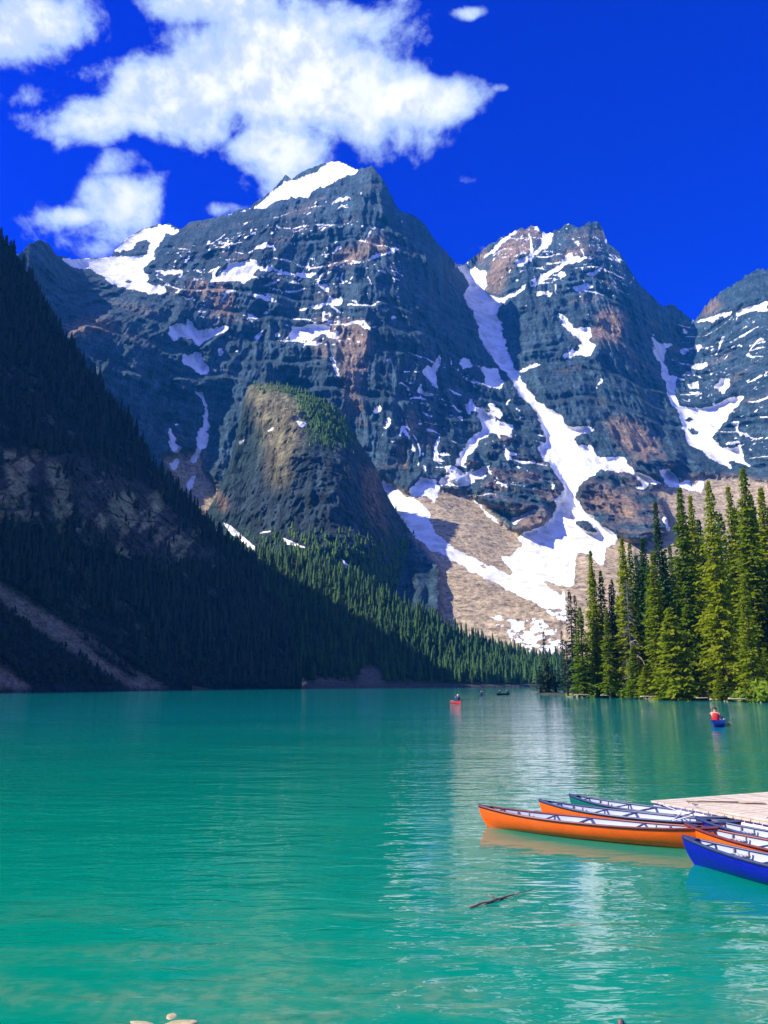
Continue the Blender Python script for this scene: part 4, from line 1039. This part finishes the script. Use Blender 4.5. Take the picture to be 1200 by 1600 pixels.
# ================================================================== CANOES
MAT_LINER = simple('white canoe lining', (0.44, 0.49, 0.58), 0.5, 0.4, 0.05, 3.0)
MAT_GUN = simple('navy vinyl gunwale', (0.030, 0.045, 0.11), 0.45, 0.5, 0.2, 8.0)
MAT_GUN_R = simple('dark maroon trim', (0.16, 0.025, 0.02), 0.45, 0.5, 0.2, 8.0)
MAT_SEAT = simple('grey moulded seat', (0.12, 0.125, 0.13), 0.55, 0.4, 0.2, 10.0)
MAT_WEB = simple('pale seat webbing', (0.55, 0.55, 0.56), 0.7, 0.3, 0.15, 20.0)
MAT_ASH = simple('ash wood', (0.50, 0.36, 0.20), 0.55, 0.4, 0.2, 14.0)
def hull_mat(name, col):
    m, t, p = material(name)
    tc = t.n.new('ShaderNodeTexCoord').outputs['Object']
    n = t.noise(tc, 3.0, 5, 0.6)
    sc2 = t.noise(t.mapping(tc, (1.2, 8, 22)), 2.5, 4, 0.7)
    c = t.mix(t.mapr(n, 0.3, 0.7), tuple(q * .88 for q in col), tuple(min(1, q * 1.06) for q in col))
    c = t.mix(t.mapr(sc2, 0.66, 0.75, 0.0, 0.35), c, tuple(min(1, q * .6 + .25) for q in col))
    t.l.new(c, p.inputs['Base Color']); p.inputs['Roughness'].default_value = 0.34
    t.l.new(t.mapr(sc2, 0.4, 0.7, 0.26, 0.5), p.inputs['Roughness'])
    return m
HULLS = {'orange': hull_mat('orange hull', (0.95, 0.125, 0.001)), 'green': hull_mat('green hull', (0.004, 0.13, 0.10)), 'blue': hull_mat('blue hull', (0.003, 0.004, 0.30)), 'red': hull_mat('red hull', (0.75, 0.02, 0.02)), 'dark': hull_mat('dark hull', (0.015, 0.02, 0.05))}
L_C, B_C = 5.2, 0.40
def half_b(s): return B_C * (1 - abs(s) ** 2.1) ** 0.9 + 0.012
def sheer(s): return 0.335 + 0.10 * abs(s) ** 2.8
def keel(s): return -0.05 + 0.05 * abs(s) ** 6
def hull_pt(s, t, inner=False):
    b = half_b(s); zs, zk = sheer(s), keel(s); e = abs(s) ** 7
    g = math.sin(math.pi / 2 * t)
    y = b * (g ** (0.75 + .9 * abs(s) ** 3)); z = zk + (zs - zk) * (1 - math.cos(math.pi / 2 * t)) ** (0.95 - .28 * abs(s) ** 2)
    h = (z - zk) / (zs - zk)
    x = s * L_C / 2 + math.copysign(1, s) * e * (0.05 * h - 0.16 * (1 - h) ** 2.2)
    if inner: y = max(0.0, y - 0.018); z = max(z + 0.012 if t < 1 else z, 0.035); x *= 0.992
    return (x, y, z)
SS = np.sign(np.linspace(-1, 1, 49)) * np.abs(np.linspace(-1, 1, 49)) ** 0.85
def shell(inner):
    nt = 13; V_, F_ = [], []
    for s in SS:
        row = [hull_pt(s, t, inner) for t in np.linspace(0, 1, nt)]
        V_ += [(x, -y, z) for x, y, z in row[::-1]] + row[1:]
    m = 2 * nt - 1
    for i in range(len(SS) - 1):
        for j in range(m - 1): F_.append((i * m + j, (i + 1) * m + j, (i + 1) * m + j + 1, i * m + j + 1))
    return np_mesh('hull', np.array(V_), np.array(F_), smooth=True)
def gunwale(side):
    V_, F_ = [], []
    for s in SS:
        x, y, z = hull_pt(s, 1); y0 = max(y - .026, 0.0) * side; y1 = (y + .016) * side
        V_ += [(x, y0, z - .018), (x, y1, z - .028), (x, y1, z + .018), (x, y0, z + .018)]
    for i in range(len(SS) - 1):
        for j in range(4): F_.append((i * 4 + j, i * 4 + (j + 1) % 4, i * 4 + 4 + (j + 1) % 4, i * 4 + 4 + j))
    return np_mesh('gunwale', np.array(V_), np.array(F_))
def deck(sg):
    V_, F_ = [], []; st = [s for s in SS if s * sg > 0.86]
    for s in st:
        x, y, z = hull_pt(s, 1); V_ += [(x, -y, z + .012), (x, 0, z + .03), (x, y, z + .012)]
    for i in range(len(st) - 1):
        for j in range(2): F_.append((i * 3 + j, i * 3 + 3 + j, i * 3 + 4 + j, i * 3 + 1 + j))
    return np_mesh('deck_plate', np.array(V_), np.array(F_))
def bar(s, w=.05, th=.022, drop=.015):
    x, y, z = hull_pt(s, 1); return MB().box((x, 0, z - drop), (w, 2 * y - .03, th)).mesh('bar', bevel=.006)
def seat_mesh(s):
    x, y, z = hull_pt(s, 1); y = half_b(s); zz = z - .09
    mb = MB(); wd = 2 * y * .84 - .03
    mb.box((x - .14, 0, zz), (.035, wd, .03)).box((x + .14, 0, zz), (.035, wd, .03)).box((x, -wd * .42, zz), (.25, .03, .03)).box((x, wd * .42, zz), (.25, .03, .03))
    mb.box((x, 0, zz + .004), (.25, wd * .8, .014))
    for q in (-1, 1):
        for e in (-1, 1): mb.box((x + e * .14, q * (wd * .5 - .015), zz + .045), (.025, .02, .09))
    return mb.mesh('seat')
def web_mesh(s):
    x, y, z = hull_pt(s, 1); y = half_b(s); zz = z - .075; mb = MB()
    for k in range(4): mb.box((x, -y * .55 + k * y * .37, zz), (.24, .035, .006))
    for k in range(3): mb.box((x - .075 + k * .075, 0, zz + .006), (.028, 1.5 * y, .006))
    return mb.mesh('seat_webbing')
CM = dict(hull=shell(False), liner=shell(True), gl=gunwale(-1), gr=gunwale(1), db=deck(1), ds=deck(-1), yoke=bar(0.04, .07, .03), th1=bar(-.42), th2=bar(.34), h1=bar(.80, .04), h2=bar(-.80, .04), s1=seat_mesh(.62), s2=seat_mesh(-.58), w1=web_mesh(.62), w2=web_mesh(-.58))
def rib(s, sd_):
    pts = [hull_pt(s, t, True) for t in np.linspace(.3, .97, 7)]
    return MB().add(tube([(x, sd_ * (y - .008), z) for x, y, z in pts], [.012] * 7, 5)).mesh('rib', True)
CM['br1'] = rib(.36, 1); CM['br2'] = rib(.36, -1)
def canoe(colour, bow, stern, label, group, trim=None, parts=True, zoff=0.0, scale=None):
    b, s = Vector((bow[0], bow[1], 0)), Vector((stern[0], stern[1], 0)); dv = b - s; c = (b + s) / 2
    e = link('canoe', None, loc=(c.x, c.y, zoff), rz=math.atan2(dv.y, dv.x))
    k = dv.length / L_C if scale is None else scale
    e.scale = (k, max(k, .96), max(k, .96)); tag(e, label, 'canoe', group)
    def p(nm, key, mat, par=e):
        q = CM[key].copy(); q.materials.clear(); q.materials.append(mat); return link(nm, q, parent=par)
    p('hull', 'hull', HULLS[colour]); p('lining', 'liner', MAT_LINER)
    tm = trim or MAT_GUN
    p('gunwale', 'gl', tm); p('gunwale', 'gr', tm); p('deck_plate', 'db', MAT_GUN); p('deck_plate', 'ds', MAT_GUN)
    if parts:
        p('yoke', 'yoke', MAT_GUN); p('thwart', 'th1', MAT_GUN); p('thwart', 'th2', MAT_GUN); p('carry_handle', 'h1', MAT_GUN); p('carry_handle', 'h2', MAT_GUN); p('brace', 'br1', MAT_GUN); p('brace', 'br2', MAT_GUN)
        q = p('seat', 's1', MAT_SEAT); p('webbing', 'w1', MAT_WEB, q); q = p('seat', 's2', MAT_SEAT); p('webbing', 'w2', MAT_WEB, q)
    return e
G_C = 'canoes moored at the dock'
def toward(bow, px, py, L=5.2):
    b = Vector(bow); t = ground(px, py); dv = (t - b); dv.z = 0; return b + dv.normalized() * L
b1 = ground(752, 1291); c1 = canoe('orange', b1, toward(b1, 1075, 1326, 4.75), 'nearest orange canoe lying side-on in front of the other moored canoes', G_C, MAT_GUN_R)
b2 = ground(846, 1281); canoe('orange', b2, toward(b2, 1096, 1312, 4.25), 'second orange canoe lying just behind the nearest orange one', G_C)
b3 = ground(893, 1271); canoe('green', b3, toward(b3, 1098, 1301, 4.1), 'green canoe lying farthest back of the side-on canoes, by the dock tip', G_C)
DIR = Vector((.50, -.866, 0))
b6 = ground(1073, 1348); canoe('blue', b6, b6 + DIR * 5.0, 'blue canoe nearest the camera at the right picture edge', G_C)
b5 = ground(1077, 1325); canoe('orange', b5, b5 + DIR * 5.0, 'orange canoe between the blue canoe and the one beside the dock', G_C, MAT_GUN_R)
b4 = ground(1093, 1313); canoe('blue', b4, b4 + DIR * 5.0, 'canoe with navy gunwales and white inside, closest to the dock edge', G_C)
# mooring line between the canoes
g_ = ground(1095, 1305); mb = MB().add(tube([(b5.x + .1, b5.y + .02, .56), (b5.x - .15, b5.y + .35, .42), (b4.x - .2, b4.y + .3, .46), (b4.x - .35, b4.y + .9, .52)], [.012] * 4, 6))
tag(link('mooring_rope', mb.mesh('mooring_rope', True), MAT_WEB), 'pale mooring rope tying the canoe bows together', 'rope')

# ------------------------------------------------------------------ dock
MAT_DOCK = simple('sun-bleached dock planks', (0.56, 0.47, 0.35), 0.85, 0.2, 0.22, 3.0, 0.35)
MAT_DOCKSIDE = simple('white dock float', (0.80, 0.77, 0.74), 0.7, 0.3, 0.08, 3.0)
DZ = 0.42
da = ground(996, 1251, DZ) + Vector((.3, 0, 0))
axis = Vector((.40, -.9165, 0)); Ld, Wd, pw = 9.0, 6.0, 0.21       # axis runs down the canoe side
e = link('dock', None, loc=(da.x, da.y, 0)); e.rotation_euler = (0, 0, math.atan2(axis.y, axis.x)); tag(e, 'pale wooden floating dock with a white side behind the canoes', 'dock')
pm = []
for k in range(3):
    me = MB().box((0, Wd / 2 + .01, 0), (pw - .012, Wd + .04, .04)).mesh('plank', bevel=.005); me.materials.append(MAT_DOCK); pm.append(me)
for k in range(int(Ld / pw)):
    link('plank', pm[k % 3], parent=e, loc=((k + .5) * pw, random.uniform(-.012, .012), DZ - .02 + random.uniform(-.004, .004)))
link('float', MB().box((Ld / 2, Wd / 2 + .03, DZ / 2 - .10), (Ld - .02, Wd - .04, DZ + .10)).mesh('float', bevel=.02), MAT_DOCKSIDE, e)
link('edge_rail', MB().box((Ld / 2 + .9, .10, DZ + .025), (Ld - 1.9, .09, .045)).mesh('edge_rail', bevel=.01), MAT_DOCK, e)
for k in range(4):
    link('cleat', MB().box((1.2 + 1.9 * k, .12, DZ + .075), (.16, .025, .022)).box((1.2 + 1.9 * k, .12, DZ + .056), (.05, .03, .02)).mesh('cleat', bevel=.004), MAT_SEAT, e)

# ------------------------------------------------------------------ paddles
MAT_SHAFT = simple('dark paddle shaft', (0.16, 0.10, 0.06), 0.5, 0.4, 0.2, 10)
def paddle(loc_a, loc_b, label, matb=None, L=1.5):
    a, b = Vector(loc_a), Vector(loc_b); e = link('paddle', None, loc=a); e.rotation_mode = 'QUATERNION'; e.rotation_quaternion = (b - a).to_track_quat('X', 'Z')
    tag(e, label, 'paddle')
    link('shaft', MB().add(tube([(0, 0, 0), (L * .66, 0, 0)], [.016, .016], 7)).mesh('shaft', True), MAT_SHAFT, e)
    link('grip', MB().add(tube([(0, -.05, 0), (0, 0, 0), (0, .05, 0)], [.012, .02, .012], 6)).mesh('grip', True), MAT_SHAFT, e)
    vs, fs = [], []
    for i in range(9):
        f = i / 8; w = .10 * min(1, .25 + 2.2 * f) * (1 if f < .85 else (1 - (f - .85) * 2.4)); x = L * .64 + f * L * .36
        vs += [(x, -w, 0), (x, 0, .012 * (1 - f * .5)), (x, w, 0), (x, 0, -.012 * (1 - f * .5))]
    for i in range(8):
        for j in range(4): fs.append((i * 4 + j, i * 4 + (j + 1) % 4, i * 4 + 4 + (j + 1) % 4, i * 4 + 4 + j))
    mb = MB(); mb.add((vs, fs)); link('blade', mb.mesh('blade', True), matb or MAT_ASH, e)
    return e
pa, pb = ground(1074, 1252, DZ + .03), ground(1196, 1254, DZ + .03)
paddle(pa, pb, 'long paddle lying flat on the pale dock', L=(pb - pa).length)

# ------------------------------------------------------------------ people afloat
def mat_flat(name, c, r=.7): return simple(name, c, r, .3, .1, 8)
M_SKIN, M_RED, M_NAVY, M_BLACK, M_WHITE, M_HAIR = mat_flat('skin', (.50, .30, .20), .5), mat_flat('red vest', (.50, .012, .02)), mat_flat('navy jacket', (.02, .03, .09)), mat_flat('black cloth', (.015, .017, .022)), mat_flat('white cloth', (.75, .75, .75)), mat_flat('brown hair', (.05, .03, .02))
def skin_body(verts, edges, radii, name):
    me = bpy.data.meshes.new(name); me.from_pydata(verts, edges, [])
    o = bpy.data.objects.new(name, me); COL.objects.link(o)
    m = o.modifiers.new('skin', 'SKIN'); m.use_smooth_shade = True
    for i, r in enumerate(radii): me.skin_vertices[0].data[i].radius = (r, r)
    me.skin_vertices[0].data[0].use_root = True
    s = o.modifiers.new('sub', 'SUBSURF'); s.levels = 2; s.render_levels = 2
    dg = bpy.context.evaluated_depsgraph_get(); out = bpy.data.meshes.new_from_object(o.evaluated_get(dg))
    bpy.data.objects.remove(o); out.name = name; return out
def person(loc, rz, label, top, vest, hat, lift=.55, side=1, skin_arms=True):
    # seated paddler, pelvis at the origin, facing +X; side = the side the paddle is on
    e = link('person', None, loc=loc, rz=rz); e.scale = (1.3, 1.3, 1.3); tag(e, label, 'person')
    s = side
    Vt = [(0, 0, .08), (.02, 0, .28), (.05, 0, .47), (.06, 0, .56), (.08, 0, .64), (.09, 0, .74),
          (.04, .19, .48), (.20, .26, .26 if s > 0 else .30 + lift * .3), (.42, .24 * (1 if s > 0 else .6), .20 if s > 0 else .45 + lift * .25),
          (.04, -.19, .48), (.20, -.26, .26 if s < 0 else .30 + lift * .3), (.42, -.24 * (1 if s < 0 else .6), .20 if s < 0 else .45 + lift * .25),
          (.04, .10, .06), (.36, .16, .06), (.55, .17, -.18), (.68, .17, -.20), (.04, -.10, .06), (.36, -.16, .06), (.55, -.17, -.18), (.68, -.17, -.20)]
    Ed = [(0, 1), (1, 2), (2, 3), (3, 4), (4, 5), (2, 6), (6, 7), (7, 8), (2, 9), (9, 10), (10, 11), (0, 12), (12, 13), (13, 14), (14, 15), (0, 16), (16, 17), (17, 18), (18, 19)]
    Ra = [.15, .145, .14, .06, .095, .10, .065, .048, .038, .065, .048, .038, .095, .075, .055, .045, .095, .075, .055, .045]
    me = skin_body(Vt, Ed, Ra, 'body')
    for m in (top, M_SKIN, M_BLACK): me.materials.append(m)
    for p in me.polygons:
        c = p.center
        if c.z > .56: p.material_index = 1
        elif c.z < .12: p.material_index = 2
        elif skin_arms and c.x > .14 and abs(c.y) > .1: p.material_index = 1
    link('body', me, parent=e)
    mb = MB(); rings = []
    for z, a, b in [(.10, .17, .19), (.25, .165, .19), (.40, .16, .20), (.50, .13, .17), (.525, .07, .09)]:
        rings.append([(.015 + z * .08 + a * math.cos(t), b * math.sin(t), z) for t in np.linspace(0, 6.2832, 16, endpoint=False)])
    vs = [v_ for r in rings for v_ in r]; fs = [(i * 16 + j, i * 16 + (j + 1) % 16, i * 16 + 16 + (j + 1) % 16, i * 16 + 16 + j) for i in range(4) for j in range(16)]
    mb.add((vs, fs)); link('life_vest', mb.mesh('life_vest', True), vest, e)
    bm = bmesh.new(); bmesh.ops.create_uvsphere(bm, u_segments=14, v_segments=8, radius=.115)
    for v_ in list(bm.verts):
        if v_.co.z < -.02: bm.verts.remove(v_)
    for v_ in bm.verts: v_.co.z *= .95; v_.co.x = v_.co.x * 1.05 - .012
    hm = bpy.data.meshes.new('hair'); bm.to_mesh(hm); bm.free(); q = link('hat' if hat is M_WHITE else 'hair', hm, hat, e, loc=(.09, 0, .735))
    return e
def crew(colour, px, py, heading, seats, label, trim=None):
    c = ground(px, py); h = math.radians(heading); dv = Vector((math.cos(h), math.sin(h), 0))
    canoe(colour, c + dv * 2.6, c - dv * 2.6, label, 'canoes out on the lake', trim, scale=1.12); out = []
    for s_, lab, top, vest, hat, side in seats:
        q = c + dv * (s_ * L_C / 2 * 1.12); person((q.x, q.y, .24), h, lab, top, vest, hat, side=side)
        u = Vector((-math.sin(h), math.cos(h), 0)); hand = q + dv * .42 + u * (.24 * side)
        a_ = q + dv * .40 - u * (-.02 * side) + Vector((0, 0, .95)); b_ = hand + u * (.75 * side) + dv * .10 + Vector((0, 0, .18))
        out.append((a_, b_, lab))
    return out
def add_paddles(lst, labs, mats):
    for (a_, b_, _), lb, m in zip(lst, labs, mats): paddle(a_, b_, lb, m, L=1.45)
r1 = crew('blue', 1123, 1133.5, 62, [(-.58, 'person in a red vest with bare arms paddling the blue canoe', M_SKIN, M_RED, M_HAIR, -1)], 'blue canoe with one paddler crossing in front of the right bank')
add_paddles(r1, ['paddle held out over the right side of the blue lake canoe'], [MAT_ASH])
r2 = crew('red', 711, 1099.5, 100, [(-.58, 'person in dark clothes and white hat in the red canoe', M_NAVY, M_NAVY, M_WHITE, -1)], 'red canoe on the open lake, left of the two dark canoes')
add_paddles(r2, ['dark paddle held over the right of the red canoe'], [MAT_SHAFT])
r3 = crew('dark', 752, 1088, 83, [(-.58, 'dark-clothed stern paddler in the left dark canoe', M_BLACK, M_NAVY, M_HAIR, 1), (.62, 'dark-clothed bow paddler in the left dark canoe', M_BLACK, M_BLACK, M_HAIR, 1)], 'dark canoe with paddlers right of the red canoe, left of two')
add_paddles(r3[:1], ['dark paddle held over the left of the left dark canoe'], [MAT_SHAFT])
r4 = crew('dark', 786, 1086, 50, [(-.58, 'dark-clothed left paddler in the farthest dark canoe', M_BLACK, M_BLACK, M_HAIR, 1), (.62, 'dark-clothed right paddler in the farthest dark canoe', M_NAVY, M_BLACK, M_HAIR, -1)], 'farthest dark canoe with two paddlers, right of two')
add_paddles(r4[1:], ['dark paddle stuck out right of the farthest canoe'], [MAT_SHAFT])

# ------------------------------------------------------------------ floating stick and shore stones
MAT_STICK = simple('waterlogged branch', (0.20, 0.12, 0.09), 0.7, 0.4, 0.5, 7, 0.5)
s0, s1 = ground(733, 1417, .02), ground(832, 1390, .02); r_ = np.random.default_rng(2)
pts = [s0.lerp(s1, k / 10) + Vector((0, r_.uniform(-.012, .012), r_.uniform(-.008, .012))) for k in range(11)]
mb = MB().add(tube(pts, [.006 + .011 * math.sin(math.pi * min(1, (k + 1) / 9)) * r_.uniform(.75, 1.2) for k in range(11)], 8))
mb.add(tube([pts[4], pts[4] + Vector((-.10, .06, .05))], [.012, .005], 5)).add(tube([pts[7], pts[7] + Vector((.08, -.05, .03))], [.010, .004], 5))
tag(link('floating_branch', mb.mesh('floating_branch', True), MAT_STICK), 'thin brown branch floating in the water in front of the canoes', 'branch')
MAT_STONE = simple('pale wet stone', (0.45, 0.37, 0.20), 0.55, 0.4, 0.25, 9, 0.5)
MAT_STONE_DK = simple('dark wet stone', (0.10, 0.08, 0.06), 0.5, 0.5, 0.25, 9, 0.5)
def stone(px, py, sx, sy, sz, seed, label, mat, z=0.0):
    bm = bmesh.new(); bmesh.ops.create_icosphere(bm, subdivisions=3, radius=1.0); r = np.random.default_rng(seed); o_ = r.uniform(0, 50, 3)
    for v_ in bm.verts:
        k = 1 + .30 * float(fbm(v_.co.x * 1.3 + o_[0], v_.co.y * 1.3 + o_[1], v_.co.z * 1.3 + o_[2], 3)); v_.co = Vector((v_.co.x * sx * k, v_.co.y * sy * k, v_.co.z * sz * k))
    me = bpy.data.meshes.new('shore_stone'); bm.to_mesh(me); bm.free(); me.polygons.foreach_set('use_smooth', np.ones(len(me.polygons), bool))
    g = ground(px, py); tag(link('shore_stone', me, mat, loc=(g.x, g.y, z), rz=r.uniform(0, 3)), label, 'stone', 'stones at the near shore')
stone(222, 1599, .15, .06, .022, 1, 'pale stone breaking the water at the bottom edge, left one', MAT_STONE, -.012)
stone(283, 1600, .17, .08, .04, 2, 'pale stone breaking the water at the bottom edge, right one', MAT_STONE, -.012)
stone(268, 1588, .08, .05, .025, 3, 'smaller pale stone just above the right bottom stone', MAT_STONE, -.012)
stone(970, 1601, .035, .03, .05, 4, 'tiny dark stone tip at the bottom edge, right of centre', MAT_STONE_DK, .0)

# ------------------------------------------------------------------ mountain air
hz = MB().box((0, 1500, 640), (5200, 4200, 1300)).mesh('haze')
hm, ht, hp = material('thin blue air')
ht.n.remove(hp)
pv = ht.n.new('ShaderNodeVolumePrincipled'); pv.inputs['Color'].default_value = (0.02, 0.38, 1.0, 1.0); pv.inputs['Density'].default_value = HAZE
ht.l.new(pv.outputs[0], ht.n['Material Output'].inputs['Volume'])
ho = link('haze', hz, hm); tag(ho, 'thin blue mountain haze', kind='stuff')
